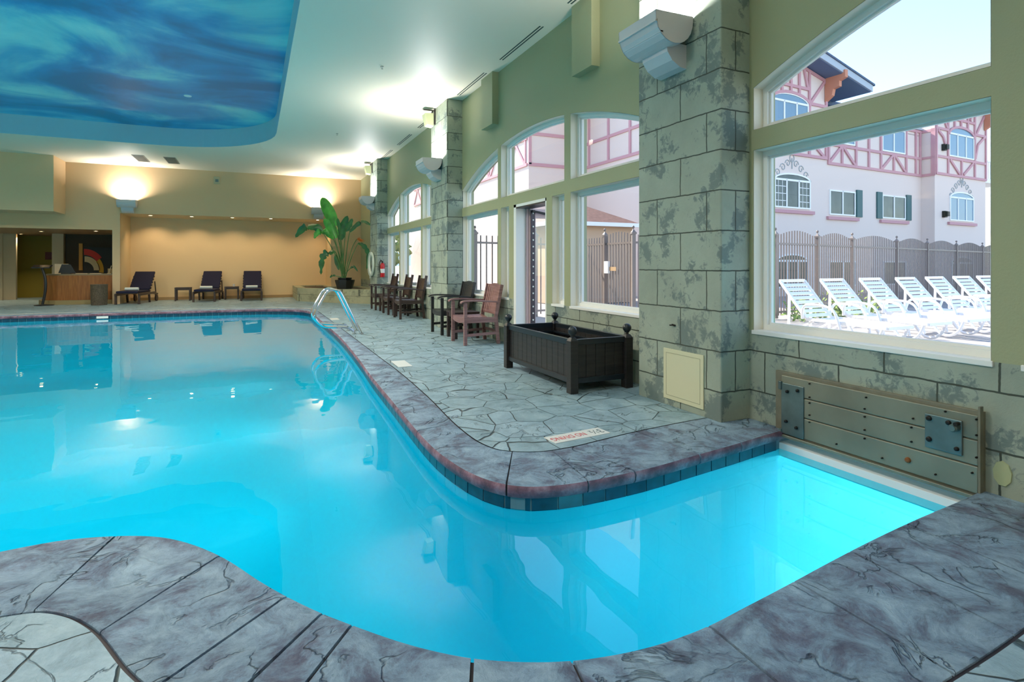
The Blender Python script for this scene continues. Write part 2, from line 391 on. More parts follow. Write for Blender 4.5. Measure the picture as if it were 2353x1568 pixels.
edgeB = [(-9.5,2.3),(-5,2.5),(-2.4,2.85),(-1.5,3.03),(-1.1,3.08),(-.84,3.109),(-.68,3.092),(-.5,3.03),(-.358,2.945),(-.228,2.81),(-.1,2.625),(.028,2.385),(.122,2.226),(.22,2.08),(.325,1.945),(.43,1.82),
         (.527,1.722),(.63,1.638),(.758,1.563),(.89,1.507),(1.017,1.474),(1.136,1.456),(1.257,1.45),(1.414,1.456),(1.6,1.48),(1.85,1.513),(2.143,1.555),(2.49,1.6),(2.893,1.642),(3.3,1.673),(3.58,1.70)]
seamB = [(-9.5,1.7),(-5,1.9),(-2.4,2.25),(-1.5,2.42),(-1.1,2.48),(-.85,2.50),(-.76,2.498),(-.68,2.478),(-.6,2.42),(-.53,2.34),(-.46,2.23),(-.36,2.03),(-.27,1.88),(-.15,1.68),(0,1.5),(.13,1.35),
         (.28,1.22),(.42,1.13),(.6,1.04),(.78,.985),(.93,.955),(1.08,.94),(1.22,.935),(1.4,.935),(1.62,.94),(1.85,.95),(2.13,.962),(2.45,.985),(2.85,1.01),(3.3,1.03),(3.58,1.05)]
K = 6
eA, sA, eB, sB = [[(p.x, p.y) for p in smooth_path([(a, b, 0) for a, b in q], K)] for q in (edgeA, seamA, edgeB, seamB)]

def off(path, d):
    out = []
    for i, p in enumerate(path):
        a = Vector(path[max(i-1, 0)]); b = Vector(path[min(i+1, len(path)-1)]); t = (b-a).normalized()
        out.append((p[0]-t.y*d, p[1]+t.x*d))
    return out
# coping bands (top, rounded nose, underside), divided into slabs by pressed joints
def coping(e, s, sign, joints, name):
    mb = MB(); lip = MB()
    n = len(e); g = .0055
    eo = off(e, sign*.012); ei = off(e, -sign*.004); eu = off(e, sign*.03)
    prof = []
    for i in range(n):
        s_ = Vector(s[i]); e_ = Vector(e[i]); d = (s_-e_).normalized()
        sx = s_ - d*(.007 if sign > 0 else .018)
        prof.append([(sx.x, sx.y, -.05), (sx.x, sx.y, -.004), (sx.x-d.x*.006, sx.y-d.y*.006, 0), (e_.x+d.x*.022, e_.y+d.y*.022, 0),
                     (e_.x+d.x*.006, e_.y+d.y*.006, -.006), (e_.x-d.x*.004, e_.y-d.y*.004, -.022), (e_.x-d.x*.002, e_.y-d.y*.002, -.055), (e_.x+d.x*.012, e_.y+d.y*.012, -.074), (e_.x+d.x*.06, e_.y+d.y*.06, -.075)])
    cuts = [0]+sorted(joints)+[n-1]
    def at(t):
        i = int(t); f = t-i
        if i >= n-1: return [Vector(q) for q in prof[n-1]]
        return [Vector(a).lerp(Vector(b), f) for a, b in zip(prof[i], prof[i+1])]
    for a, b in zip(cuts[:-1], cuts[1:]):
        seg = (Vector(e[min(int(a)+1, n-1)])-Vector(e[int(a)])).length+1e-6
        seb = (Vector(e[min(int(b), n-1)])-Vector(e[max(min(int(b), n-1)-1, 0)])).length+1e-6
        a2 = a+(g/seg if a > 0 else 0); b2 = b-(g/seb if b < n-1 else 0)
        ts = [a2]+[k for k in range(int(a2)+1, int(math.ceil(b2)))]+[b2]
        rows = [at(t) for t in ts]; m = len(rows[0])
        for tgt, r0, r1 in ((mb, 0, 4), (lip, 4, m-1)):
            vs = [q for r in rows for q in r[r0:r1+1]]; w = r1-r0+1
            fs = [(i*w+j, i*w+j+1, (i+1)*w+j+1, (i+1)*w+j) for i in range(len(rows)-1) for j in range(w-1)]
            tgt.add(vs, fs)
        for rr in (rows[0], rows[-1]): mb.add(rr, [tuple(range(m))])
    top = struct(name, mb, M['slate'], smooth=True)
    lp = obj('nosing', lip, M['lip'], top, smooth=True); lp['label'] = 'purple-red stamped coping edge'
    # dark bed under the joints
    bed = MB(); vs = []
    for i in range(n):
        d = (Vector(s[i])-Vector(e[i])).normalized(); q = Vector(s[i])+d*.03; r = Vector(e[i])+d*.016
        vs += [(q.x, q.y, -.012), (r.x, r.y, -.012), (r.x, r.y, -.072)]
    bed.add(vs, [(i*3+j, i*3+j+1, i*3+j+4, i*3+j+3) for i in range(n-1) for j in range(2)])
    obj('joint_bed', bed, M['seam'], top)
    return top
def near_t(path, x, y):
    best = None
    for i in range(len(path)-1):
        a = Vector(path[i]); b = Vector(path[i+1]); t = max(0, min(1, (Vector((x, y))-a).dot(b-a)/((b-a).length_squared)))
        d = (a+(b-a)*t-Vector((x, y))).length
        if best is None or d < best[0]: best = (d, i+t)
    return best[1]
jA = [near_t(eA, *q) for q in [(1.721,2.70),(2.051,2.71),(1.281,2.85),(1.097,4.04),(2.62,2.78),(3.05,2.84),(1.17,6.1),(1.25,7.7),(1.33,9.3),(1.34,11),(1.35,12.6),(1.35,14.2)]]+[near_t(eA, x, 17) for x in (-.9,-2.3,-3.7,-5.1,-6.5,-8)]
jB = [near_t(eB, *q) for q in [(-.56,3.05),(-.12,2.66),(.118,2.23),(.226,2.07),(.312,1.965),(.622,1.643),(.896,1.505),(1.40,1.455),(1.9,1.515),(2.31,1.575),(3.26,1.667),(2.8,1.63),(-1.2,3.07),(-2.4,2.85),(-3.8,2.7),(-5.5,2.5),(-7.5,2.4)]]
coping(eA, sA, 1, jA, 'trim_1'); coping(eB, sB, -1, jB, 'trim_2')
# deck (stamped flagstones)
def poly_obj(name, poly, z, mat, fl=True):
    mb = MB(); mb.plate(poly, [], lambda a, b, t: (a, b, t), z, z)
    o = struct(name, mb, mat)
    bm = bmesh.new(); bm.from_mesh(o.data)
    for f in bm.faces:
        if f.normal.z < 0: f.normal_flip()
    bm.to_mesh(o.data); bm.free(); return o
bx = MB(); bx.plate(sA+[(XW,YF),(XL,YF),(XL,17.65)], [], lambda a, b, t: (a, b, t), 0, 0)
bx.plate(sB+[(XW,YB),(XL,YB),(XL,1.7)], [], lambda a, b, t: (a, b, t), 0, 0)
bx.plate([(XL,1.7),(-9.5,1.7),(-9.5,17.65),(XL,17.65)], [], lambda a, b, t: (a, b, t), 0, 0)
bx.plate([(XL,YF),(2.56,YF),(2.56,22.7),(-3.77,22.7),(-3.77,YF+.0001),(-3.96,YF+.0001),(-3.96,26.5),(XL,26.5)], [], lambda a, b, t: (a, b, t), 0, 0)
bx.plate([(XW,6.66),(XO+.02,6.66),(XO+.02,7.70),(XW,7.70)], [], lambda a, b, t: (a, b, t), 0, 0)
fl = struct('floor', bx, M['flag'], fix=False)
bm = bmesh.new(); bm.from_mesh(fl.data)
for f in bm.faces:
    f.normal_update()
    if f.normal.z < 0: f.normal_flip()
bm.to_mesh(fl.data); bm.free()

# basin
wallA = off(eA, .03); wallB = off(eB, -.03)
OPX = 6.6                                       # outdoor end of the channel
def interp(path): return [(x, y) for x, y in path]
ring = [(-9.53, 17.13)]+wallA[1:-1]+[(XW, 2.97), (OPX, 2.97), (OPX, 1.66), (XW, 1.66)]+wallB[::-1][1:-1]+[(-9.53, 2.27)]
ZB = -1.55
mb = MB(); n = len(ring)
lev = [(-.148, 0), (-.9, 0)]+[(-.9-.65*math.sin(q*PI/2/6), .65*(1-math.cos(q*PI/2/6))) for q in range(1, 7)]
def shrink(path, sgn, d): return path if d == 0 else off(path, sgn*d)
rr_ = []
for z, d in lev:
    wa = shrink(wallA, -1, d); wb = shrink(wallB, 1, d)
    rr_.append([(-9.53+d, 17.13-d)]+wa[1:-1]+[(XW, 2.97-min(d, .3)), (OPX, 2.97-min(d, .3)), (OPX, 1.66+min(d, .3)), (XW, 1.66+min(d, .3))]+wb[::-1][1:-1]+[(-9.53+d, 2.27+d)])
vs = [(x, y, z) for (z, d), rg in zip(lev, rr_) for x, y in rg]
mb.add(vs, [(k*n+i, k*n+(i+1) % n, (k+1)*n+(i+1) % n, (k+1)*n+i) for k in range(len(lev)-1) for i in range(n)])
mb.add([(-12, 0, ZB), (8, 0, ZB), (8, 19, ZB), (-12, 19, ZB)], [(0,1,2,3)])
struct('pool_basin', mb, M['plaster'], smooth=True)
mb = MB(); mb.plate(ring, [], lambda a, b, t: (a, b, t), ZW, ZW)
wt = obj('pool_water', mb, M['water'], fix=False); wt['kind'] = 'structure'
bm = bmesh.new(); bm.from_mesh(wt.data)
for f in bm.faces:
    f.normal_update()
    if f.normal.z < 0: f.normal_flip()
bm.to_mesh(wt.data); bm.free()
b_ = MB(); b_.box(3.55, 3.80, CH0-.02, CH1-.02, -.20, -.098); struct('trim_4', b_, P('white_ledge', (236,236,232), .5), bevel=.004)
# waterline tiles: grout strip with tiles standing slightly proud
def resample(path, step):
    out = [Vector(path[0])]; acc = 0; P_ = [Vector(p) for p in path]
    for a, b in zip(P_[:-1], P_[1:]):
        L = (b-a).length; t = step-acc
        while t <= L:
            out.append(a+(b-a)*(t/L)); t += step
        acc = L-(t-step)
    return out
gm = MB(); tm = MB()
gm.add([(x, y, z) for x, y in ring for z in (-.06, -.152)], [(2*i, 2*i+1, (2*i+3) % (2*n), (2*i+2) % (2*n)) for i in range(n)])
for i in range(0, 0): pass
cx_ = -3
for path, sg in ((wallA, -1), (wallB, 1)):
    R_ = resample(path, .152)
    for a, b in zip(R_[:-1], R_[1:]):
        d = (b-a); L = d.length; d.normalize(); nrm = Vector((-d.y, d.x))*sg
        p = a+d*.004; q = b-d*.004
        for o_ in (0,):
            vs = []
            for pt in (p, q):
                for z in (-.066, -.150):
                    vs.append((pt.x, pt.y, z)); w = pt+nrm*.006; vs.append((w.x, w.y, z))
            # verts: p top in/out, p bottom in/out, q top, q bottom
            tm.add(vs, [(1,3,7,5), (0,1,5,4), (2,6,7,3), (0,2,3,1), (4,5,7,6)])
gl = struct('trim_3', gm, M['grout'])
obj('waterline_tile_band', tm, M['tile'], gl)

# ------------------------------------------------------------------ walls with windows
fX = lambda y, z, t: (t, y, z)
def arch_z(y, c): return 3.19-(7.23-math.sqrt(7.23**2-(y-c)**2))
ZT = 2.28; ZR = 2.122; ZS = .702
def arch_poly(y0, y1, c):
    pts = [(y0, ZT), (y1, ZT)]; k = 10
    for i in range(k+1):
        y = y1+(y0-y1)*i/k; pts.append((y, arch_z(y, c)))
    return pts
rect = lambda y0, y1, z0, z1: [(y0, z0), (y1, z0), (y1, z1), (y0, z1)]
# window 1 (c .39), window 2 (c 7.17), window 3 (c 13.8)
c1, c2, c3 = .39, 7.17, 13.8
W1 = {'up': [(1.65,3.22), (-.87,1.51-.0), (-2.46,-1.01)], 'lo': [(1.65,3.22), (-.87,1.51), (-2.46,-1.01)]}
W2 = {'up': [(8.31,10.01), (6.18,8.18), (4.33,6.03)], 'lo': [(8.31,10.01), (7.87,8.18), (6.18,6.50), (4.33,6.03)]}
W3 = {'up': [(15.03,16.52), (12.87,14.9), (11.1,12.74)], 'lo': [(15.03,16.52), (12.87,14.9), (11.1,12.74)]}
W1['up'] = W1['lo'] = [(1.65,3.22), (-.73,1.51), (-2.44,-.87)]
holes = []; wins = []
for W, c in ((W1, c1), (W2, c2), (W3, c3)):
    hs = [arch_poly(a, b, c) for a, b in W['up']]+[rect(a, b, ZS, ZR) for a, b in W['lo']]
    holes += hs; wins.append(hs)
doorh = rect(6.66, 7.70, ZS, ZR)
mb = MB(); mb.plate(rect(YB, YF+.02, ZS, H), holes, fX, XW, XO)
# the door reaches the floor: cut by building the sage wall around it
mb = MB()
mb.plate([(YB,ZS),(6.66,ZS),(6.66,ZR),(7.70,ZR),(7.70,ZS),(YF+.02,ZS),(YF+.02,H+.3),(YB,H+.3)], holes, fX, XW, XO)
wr = struct('wall_right', mb, M['sage'])
sm = MB()
for a, b, z in ((YB, CH0, -.02), (CH0, CH1, -.03), (CH1, 6.66, -.02), (7.70, YF+.02, -.02)):
    sm.box(XW, XO, a, b, z, ZS)
stw = obj('stone_base', sm, M['stone'], wr); stw['label'] = 'stamped stone block base of the window wall'
# tunnel walls of the channel outside
def inset(poly, d):
    n = len(poly); out = []
    A = sum(poly[i][0]*poly[(i+1) % n][1]-poly[(i+1) % n][0]*poly[i][1] for i in range(n))
    sg = 1 if A > 0 else -1
    for i in range(n):
        p0 = Vector(poly[i-1]); p1 = Vector(poly[i]); p2 = Vector(poly[(i+1) % n])
        a = (p1-p0).normalized(); b = (p2-p1).normalized(); na = Vector((-a.y, a.x))*sg; nb = Vector((-b.y, b.x))*sg
        k = 1+na.dot(nb); v = (na+nb)/max(k, .3); out.append((p1.x+v.x*d, p1.y+v.y*d))
    return out
for i, hs in enumerate(wins):
    w = bpy.data.objects.new('window_%d' % (i+1), None); C.objects.link(w); w['kind'] = 'structure'; w.location = (XW, (c1, c2, c3)[i], 0)
    off_ = (c1, c2, c3)[i]
    for hp in hs:
        hp = [(a-off_, b) for a, b in hp]
        i1 = inset(hp, .045); i2 = inset(hp, .062)
        f = MB(); f.plate(hp, [i1], fX, .10, .17); f.plate(inset(hp, .04), [i2], fX, .125, .15)
        obj('window_frame', f, M['white'], w)
        gq = MB(); gq.plate(inset(hp, .05), [], fX, .135, .135); obj('pane', gq, M['glass'], w)
        if abs(hp[0][1]-ZS) < .01:
            y0, y1 = hp[0][0], hp[1][0]; s_ = MB(); s_.box(-.012, .11, y0-.01, y1+.01, ZS-.028, ZS+.004); obj('window_sill', s_, M['white'], w, bevel=.004)
        rv = MB(); rn = len(hp); i0 = inset(hp, .0025)
        rv.add([(0.001, a, b) for a, b in i0]+[(.10, a, b) for a, b in i0], [(k, (k+1) % rn, (k+1) % rn+rn, k+rn) for k in range(rn)])
        obj('reveal', rv, M['reveal'], w)

# door opening with open leaf
dr = bpy.data.objects.new('door_1', None); C.objects.link(dr); dr['kind'] = 'structure'; dr.location = (XW, 7.18, 0)
f = MB(); f.box(0, .24, .44, .52, 0, ZR); f.box(0, .24, -.52, -.49, 0, ZR); f.box(0, .24, -.52, .52, ZR-.04, ZR)
obj('door_frame', f, M['white'], dr)
lf = MB(); lf.box(.16, .20, .40, .44, 0.02, ZR-.05); lf.box(.20, .29, .36, .43, .02, ZR-.06)
lf.box(.29, 1.18, .375, .42, .02, .28); lf.box(.29, 1.18, .375, .42, ZR-.2, ZR-.06); lf.box(1.09, 1.18, .375, .42, .02, ZR-.06)
obj('door_leaf', lf, M['doorm'], dr)
gq = MB(); gq.box(.29, 1.09, .395, .40, .28, ZR-.2); obj('pane', gq, M['glass'], dr)
hg = MB(); hg.box(.205, .275, .345, .362, .03, ZR-.08); obj('hinge', hg, M['hinge'], dr)
hd = MB()
for k in range(20): hd.lathe([(.0, 0), (.011, 0), (.011, .022), (0, .022)], (.24, .343, .08+k*.1), 8)
obj('hinge_hole', hd, M['white'], dr)
hd = MB(); hd.box(.0, .24, -.49, .44, ZR-.06, ZR-.04); obj('header', hd, M['black_paint'], dr)
cl = MB(); cl.beam((.2,.30,ZR-.1), (.62,.33,ZR-.16), .03, .03); cl.box(.9, .98, .33, .37, .98, 1.06); cl.beam((.94,.33,1.02), (.94,.27,1.02), .02, .02); obj('door_closer', cl, M['bolt'], dr)

# far wall
fY = lambda x, z, t: (x, t, z)
AX0, AX1, AZ = -3.757, 2.54, 2.824; LX1, LZ = -3.955, 2.297
mb = MB()
mb.plate([(XL-.2,LZ),(LX1,LZ),(LX1,0),(AX0,0),(AX0,AZ),(AX1,AZ),(AX1,0),(XW+.05,0),(XW+.05,H+.3),(XL-.2,H+.3)], [], fY, YF, YF+.16)
struct('wall_far', mb, M['khaki'])
mb = MB()
mb.box(AX0-.1, AX1+.1, 22.62, 22.75, 0, AZ+.1); mb.box(AX1, AX1+.1, YF+.16, 22.62, 0, AZ+.1); mb.box(AX0-.1, AX0, YF+.16, 22.62, 0, AZ+.1)
mb.box(AX0-.1, AX1+.1, YF+.16, 22.62, AZ, AZ+.12)
al = struct('wall_alcove', mb, M['alcove'])
bb = MB(); bb.box(AX0, 1.4, 22.58, 22.62, 0, .10); obj('alcove_baseboard', bb, P('skirting', (168,140,98), .5), al)
# walls out of view and ceiling
mb = MB(); mb.box(XL-.2, XL, YB, 27, -.01, H+.3); struct('wall_left', mb, M['khaki'])
mb = MB(); mb.box(XL-.2, XO, YB-.2, YB, -.01, H+.3); struct('wall_back', mb, M['khaki'])
# soffit box upper left
mb = MB(); mb.box(XL, -5.12, 19.83, YF, 2.73, H+.05); struct('wall_far_bulkhead', mb, M['khaki'])
# ceiling with the recessed sky
RX1, RY1, RR = .50, 17.0, 2.7; RX0, RY0 = -8.4, -2.0
hole = []
for cx, cy, a0 in ((RX1-RR, RY1-RR, 0), (RX0+RR, RY1-RR, 90), (RX0+RR, RY0+RR, 180), (RX1-RR, RY0+RR, 270)):
    for k in range(13):
        a = math.radians(a0+90*k/12); hole.append((cx+RR*math.cos(a), cy+RR*math.sin(a)))
fZ = lambda x, y, t: (x, y, t)
mb = MB(); mb.plate([(XL,YB),(XO,YB),(XO,YF+.16),(XL,YF+.16)], [hole], fZ, H, H)
ce = struct('ceiling', mb, M['ceiling'])
nh = len(hole)
mb = MB(); mb.add([(x, y, H) for x, y in hole]+[(x, y, 4.79) for x, y in hole], [(i, (i+1) % nh, (i+1) % nh+nh, i+nh) for i in range(nh)])
obj('recess_rim', mb, M['band'], ce)
mb = MB(); mb.plate(hole, [], fZ, 4.78, 4.78); obj('sky_mural', mb, M['mural'], ce)
mb = MB(); mb.box(XL-.3, XO+.35, YB-.3, 27, 4.9, 5.05); rf = struct('ceiling_roof_deck', mb, M['fascia'])

# pillars
def pillar(n_, y0, y1, label):
    mb = MB(); mb.box(3.28, XW+.02, y0, y1, -.01, H+.01)
    o = obj('stone_pillar', mb, M['stone'], bevel=.012); tag(o, label, 'pillar', kind='structure'); return o
pillar(3, 3.26, 4.28, 'wide stone block pillar nearest the camera with a cream access cover')
pillar(2, 10.0, 11.03, 'stone block pillar between the doorway window and the row of dark chairs')
pillar(4, 16.5, 17.55, 'farthest stone block pillar beside the potted plant')
pillar(1, -3.5, -2.5, 'stone block pillar behind the near window')
# plaster chases on the window wall
for i, (a, b, l) in enumerate(((5.38, 5.82, 'green boxed plaster chase above the door window, nearer one'), (8.28, 8.76, 'green boxed plaster chase above the door window, farther one'))):
    mb = MB(); mb.box(3.47, XW+.01, a, b, 3.475, H+.01); o = obj('wall_chase', mb, M['sage'], bevel=.004); tag(o, l, 'boxing', kind='structure')

# ------------------------------------------------------------------ lights
def area(name, loc, rot, sx, sy, power, col=(1,1,1), spread=180, shape='RECTANGLE'):
    d = bpy.data.lights.new(name, 'AREA'); d.shape = shape; d.size = sx; d.size_y = sy; d.energy = power; d.color = col; d.spread = math.radians(spread)
    o = bpy.data.objects.new(name, d); C.objects.link(o); o.location = loc; o.rotation_euler = rot; return o
def sconce(loc, rz, label, power=120, col=(1,.97,.95), spread=180):
    """half-drum uplight; local +Y points out of the wall, x along the wall"""
    t = thing('wall_sconce', label, 'wall lamp', loc, rz, 'uplight wall sconces')
    # side profile (y outwards, z): flat top, rounded belly
    pr = [(.015, 0)]+[(.2+.19*math.cos(a), -.01-.235*math.sin(a)**.8) for a in [PI*q/12 for q in range(13)]]
    b = MB(); W = .25
    b.prism(pr, lambda y, z, x: (x, y, z), -W, -W+.008); b.prism(pr, lambda y, z, x: (x, y, z), W-.008, W)
    sk = pr[1:]
    ins = [(y*.965, z*.96) for y, z in sk]
    vs = [(x, y, z) for x in (-W, W) for y, z in sk]+[(x, y, z) for x in (-W, W) for y, z in ins]; m = len(sk)
    fs = [(i, i+1, m+i+1, m+i) for i in range(m-1)]+[(2*m+i, 3*m+i, 3*m+i+1, 2*m+i+1) for i in range(m-1)]+[(0, m, 3*m, 2*m)]
    b.add(vs, fs)
    obj('lamp_housing', b, M['lampmetal'], t)
    rb = MB(); rb.box(-W, W, .374, .394, -.10, -.085); rb.box(-W, W, .318, .345, -.178, -.166); obj('trim_rib', rb, M['lampmetal'], t)
    br = MB(); br.prism([(0,-.2), (.21,-.2), (.2,-.28), (.15,-.345), (.07,-.39), (0,-.40)], lambda y, z, x: (x, y, z), -.16, .16); obj('bracket', br, M['lampmetal'], t)
    sw = MB(); sw.lathe([(0,0), (.008,0), (.008,.004), (0,.004)], (0,0,0), 8); sw.xf(Matrix.Translation((.162,.06,-.26)) @ Matrix.Rotation(PI/2, 4, 'Y')); obj('screw', sw, M['bolt'], t)
    bu = MB(); bu.tube([(-.18,.19,-.07), (.18,.19,-.07)], .02, 8); obj('lamp_tube', bu, M['bulb'], t)
    L = area('sconce_and_fill_light', (0, .19, -.02), (PI, 0, 0), .42, .30, power, col, spread); L.parent = t
    return t
SP = 60
# window-wall pillars: outward is -X  (local +Y -> -X : rz = 90deg)
sconce((3.28, 3.80, 3.25), PI/2, 'half-drum uplight on the near stone pillar', SP)
sconce((3.28, 10.52, 3.25), PI/2, 'half-drum uplight on the stone pillar left of the doorway', SP)
sconce((3.28, 17.05, 3.25), PI/2, 'half-drum uplight on the farthest stone pillar', SP)
sconce((-3.54, YF, 3.23), PI, 'half-drum uplight on the far wall above the navy lounger corner', 60, (1,.9,.8), 150)
sconce((2.1, YF, 3.23), PI, 'half-drum uplight on the far wall behind the potted plant', 60, (1,.92,.84), 150)
sconce((3.28, -3.0, 3.25), PI/2, 'unseen half-drum uplight on the pillar behind the camera, added for room fill', SP)  # unseen; continues the pillar sconces, added for general room fill
for y in (-1.5, 4.5, 10.5, 16.5):  # unseen left-wall row, added for general room fill
    sconce((XL, y, 3.25), -PI/2, 'unseen half-drum uplight, added for room fill, on the left wall at %s' % {-1.5: 'the near end', 4.5: 'the near corner of the pool', 10.5: 'the middle of the pool', 16.5: 'the far end'}[y], SP)
# alcove downlights
for i, x in enumerate((-3.03, -1.85, -.64, .56, 2.1)):
    t = thing('recessed_downlight', 'small warm recessed downlight over the tan alcove, %s' % ('leftmost above the left navy lounger', 'second from the left', 'middle one of five', 'second from the right', 'rightmost behind the plant')[i], 'ceiling light', (x, 21.5-.08*i, AZ), 0, 'alcove downlights')
    b = MB(); b.lathe([(.075, 0), (.075, -.008), (.055, -.008), (.05, .0)], n=16); obj('trim_ring', b, M['white'], t)
    b = MB(); b.lathe([(0, -.005), (.05, -.005), (.05, -.0045), (0, -.0045)], n=16); obj('lens', b, M['warmbulb'], t)
    d = bpy.data.lights.new('downlight', 'SPOT'); d.energy = 44; d.color = (1,.72,.44); d.spot_size = math.radians(120); d.spot_blend = .7; d.shadow_soft_size = .05
    o = bpy.data.objects.new('downlight', d); C.objects.link(o); o.location = (0, .35, -.02); o.rotation_euler = (math.radians(14), 0, 0); o.parent = t
# lobby ceiling lights
for i, (x, y) in enumerate(((-6.2,22.8),(-7.4,25.1),(-9.2,24.0),(-6.1,24.5),(-4.56,21.85),(-7.5,23.2))):
    t = thing('recessed_downlight', 'recessed downlight in the lobby ceiling, %s' % ('in front of the column', 'deep behind the kiosk', 'at the far left', 'above the picture', 'above the wicker bin', 'above the pale partition')[i], 'ceiling light', (x, y, LZ), 0, 'lobby downlights')
    b = MB(); b.lathe([(.07, 0), (.07, -.008), (.05, -.008), (.045, 0)], n=14); obj('trim_ring', b, M['white'], t)
    b = MB(); b.lathe([(0, -.005), (.045, -.005), (.045, -.0045), (0, -.0045)], n=14); obj('lens', b, M['warmbulb'], t)
    d = bpy.data.lights.new('lobby_light', 'SPOT'); d.energy = 60; d.color = (1,.80,.52); d.spot_size = math.radians(95); d.spot_blend = .6; d.shadow_soft_size = .05
    o = bpy.data.objects.new('lobby_light', d); C.objects.link(o); o.location = (0, 0, -.02); o.parent = t
# underwater pool lamps on the near and right-hand basin walls, shining away; the wide one is added fill
UW = (.86,1,1)
for i, (x, y, rz, pw) in enumerate(((-1.9,3.0,0,16), (-4.0,2.8,0,14), (-6.5,2.55,0,14), (-8.6,2.4,-.3,14), (1.2,6.6,PI/2,9), (2.2,1.56,0,3.2), (1.29,10.2,PI/2,13), (1.32,14.0,PI/2,15), (6.5,2.3,PI/2,36))):  # last one, unseen in the outdoor channel, is added for the daylight glow
    l = area('pool_lamp_and_fill', (x, y, -.5), (PI/2-.05, 0, rz), 1.3 if x == 2.2 else .35, .2 if x == 2.2 else .35, pw, UW, 105)

# sun and sky
d = bpy.data.lights.new('sun', 'SUN'); d.energy = 10.0; d.angle = math.radians(.6); d.color = (1,.93,.8)
o = bpy.data.objects.new('sun', d); C.objects.link(o)
sd = Vector((-.25,.72,.62)).normalized(); o.rotation_euler = sd.to_track_quat('Z', 'Y').to_euler()
w = bpy.data.worlds.new('World'); sc.world = w; w.use_nodes = True; nt = w.node_tree
sky = N(nt, 'ShaderNodeTexSky'); sky.sky_type = 'NISHITA'; sky.sun_disc = False; sky.sun_elevation = math.radians(42); sky.sun_rotation = math.radians(-19); sky.air_density = 1.0; sky.dust_density = .6; sky.ozone_density = 2.0
nt.links.new(sky.outputs[0], nt.nodes['Background'].inputs[0]); nt.nodes['Background'].inputs[1].default_value = .46

# ------------------------------------------------------------------ gate panel, tiles, small fittings
t = thing('flood_gate', 'long aluminium gate panel closing the water channel under the near window', 'gate panel', (XW, 0, 0))
y0, y1, z0, z1 = 1.675, 2.995, -.03, .43
b = MB(); b.box(-.022, 0, y0, y1, z0, z1); obj('backing_plate', b, M['alu_rim'], t, bevel=.003)
for i, (za, zb) in enumerate(((z0+.012,.128), (.134,.268), (.274,.405))):
    b = MB(); b.box(-.034, -.02, y0+.02, y1-.06, za, zb); o = obj('plank', b, M['alu'], t, bevel=.005)
b = MB(); b.box(-.042, -.034, 2.745, 2.93, -.02, .352); hp = plab(obj('hinge_plate', b, M['steel_plate'], t, bevel=.008), 'blue-grey hinge plate at the left end')
b = MB(); b.box(-.044, -.034, 1.765, 1.955, .165, .36); lp_ = plab(obj('latch_plate', b, M['steel_plate'], t, bevel=.008), 'blue-grey latch plate near the right end')
def knob(y, z, r, par, mat='bolt', x=-.044):
    q = MB(); q.lathe([(0, 0), (r, 0), (r*.9, .010), (r*.5, .014), (0, .014)], n=12); q.xf(Matrix.Translation((x, y, z)) @ Matrix.Rotation(-PI/2, 4, 'Y')); return obj('bolt', q, M[mat], par)
for y, z in ((2.875,.295), (2.79,.318), (2.80,.05), (2.885,.075)): knob(y, z, .012, hp)
for y, z, r in ((1.93,.335,.015), (1.83,.335,.014), (1.93,.215,.015), (1.79,.2,.012)): knob(y, z, r, lp_)
b = MB(); b.lathe([(0,0), (.022,0), (.022,.035), (.016,.045), (0,.045)], n=14); b.xf(Matrix.Translation((-.044,1.793,.318)) @ Matrix.Rotation(-PI/2, 4, 'Y')); obj('latch_barrel', b, M['steel_plate'], lp_)
b = MB(); b.lathe([(0,0), (.011,0), (.011,.03), (0,.03)], n=10)
b.xf(Matrix.Translation((-.06,1.775,.345)) @ Matrix.Rotation(-PI/2, 4, 'Y')); obj('latch_pin', b, M['bolt'], lp_)
random.seed(3)
for y, z in ((2.70,.385),(2.30,.375),(1.85,.392),(1.70,.385),(2.70,.29),(2.31,.30),(2.02,.31),(2.70,.25),(2.31,.25),(2.03,.255),(2.70,.165),(2.31,.165),(2.03,.17),(2.70,.115),(2.31,.11),(1.70,.3),(1.70,.18),(1.72,.09),(2.5,.02),(2.2,.02),(1.9,.02)):
    knob(y, z, .0055, t, x=-.034)
plab(knob(2.05, .055, .017, t, 'rust', -.034), 'rusty bolt head')
for z in (.30, -.05):
    b = MB(); b.box(-.05, 0, 2.925, 2.95, z, z+.06); obj('hinge_knuckle', b, M['steel_plate'], t, bevel=.003)
b = MB(); b.box(-.045, .0, y0+.02, y1-.05, -.05, -.028); obj('bottom_channel', b, M['alu'], t, bevel=.004)
b = MB(); b.box(-.06, -.03, 1.672, 1.682, -.02, .46); obj('end_angle', b, M['alu_rim'], t)

b = MB(); b.lathe([(0,0), (.055,.0), (.052,.006), (0,.008)], n=9); b.xf(Matrix.Translation((XW-.001,1.60,.12)) @ Matrix.Rotation(-PI/2, 4, 'Y') @ Matrix.Diagonal((1.25,.8,1,1)))
tag(obj('plaster_patch', b, P('patch', (168,176,136), .8)), 'pale round plaster patch on the stone just right of the gate panel', 'patch')
t = thing('access_cover', 'cream square access cover low on the near stone pillar', 'access panel', (3.28, 3.677, .275))
b = MB(); b.box(-.010, 0, -.24, .24, -.218, .218); obj('cover_frame', b, M['cream_panel'], t, bevel=.002)
b = MB(); b.plate([(-.205,-.185), (.205,-.185), (.205,.185), (-.205,.185)], [[(-.201,-.181), (.201,-.181), (.201,.181), (-.201,.181)]], lambda a, b_, t_: (t_, a, b_), -.0112, -.0098); obj('hatch_outline', b, P('hatch_line', (160,160,130), .6), t)
b = MB(); b.beam((0,-.02,0), (0,.02,.004), .012, .012); b.beam((-.012,.01,0), (-.02,.028,.0), .008, .01)
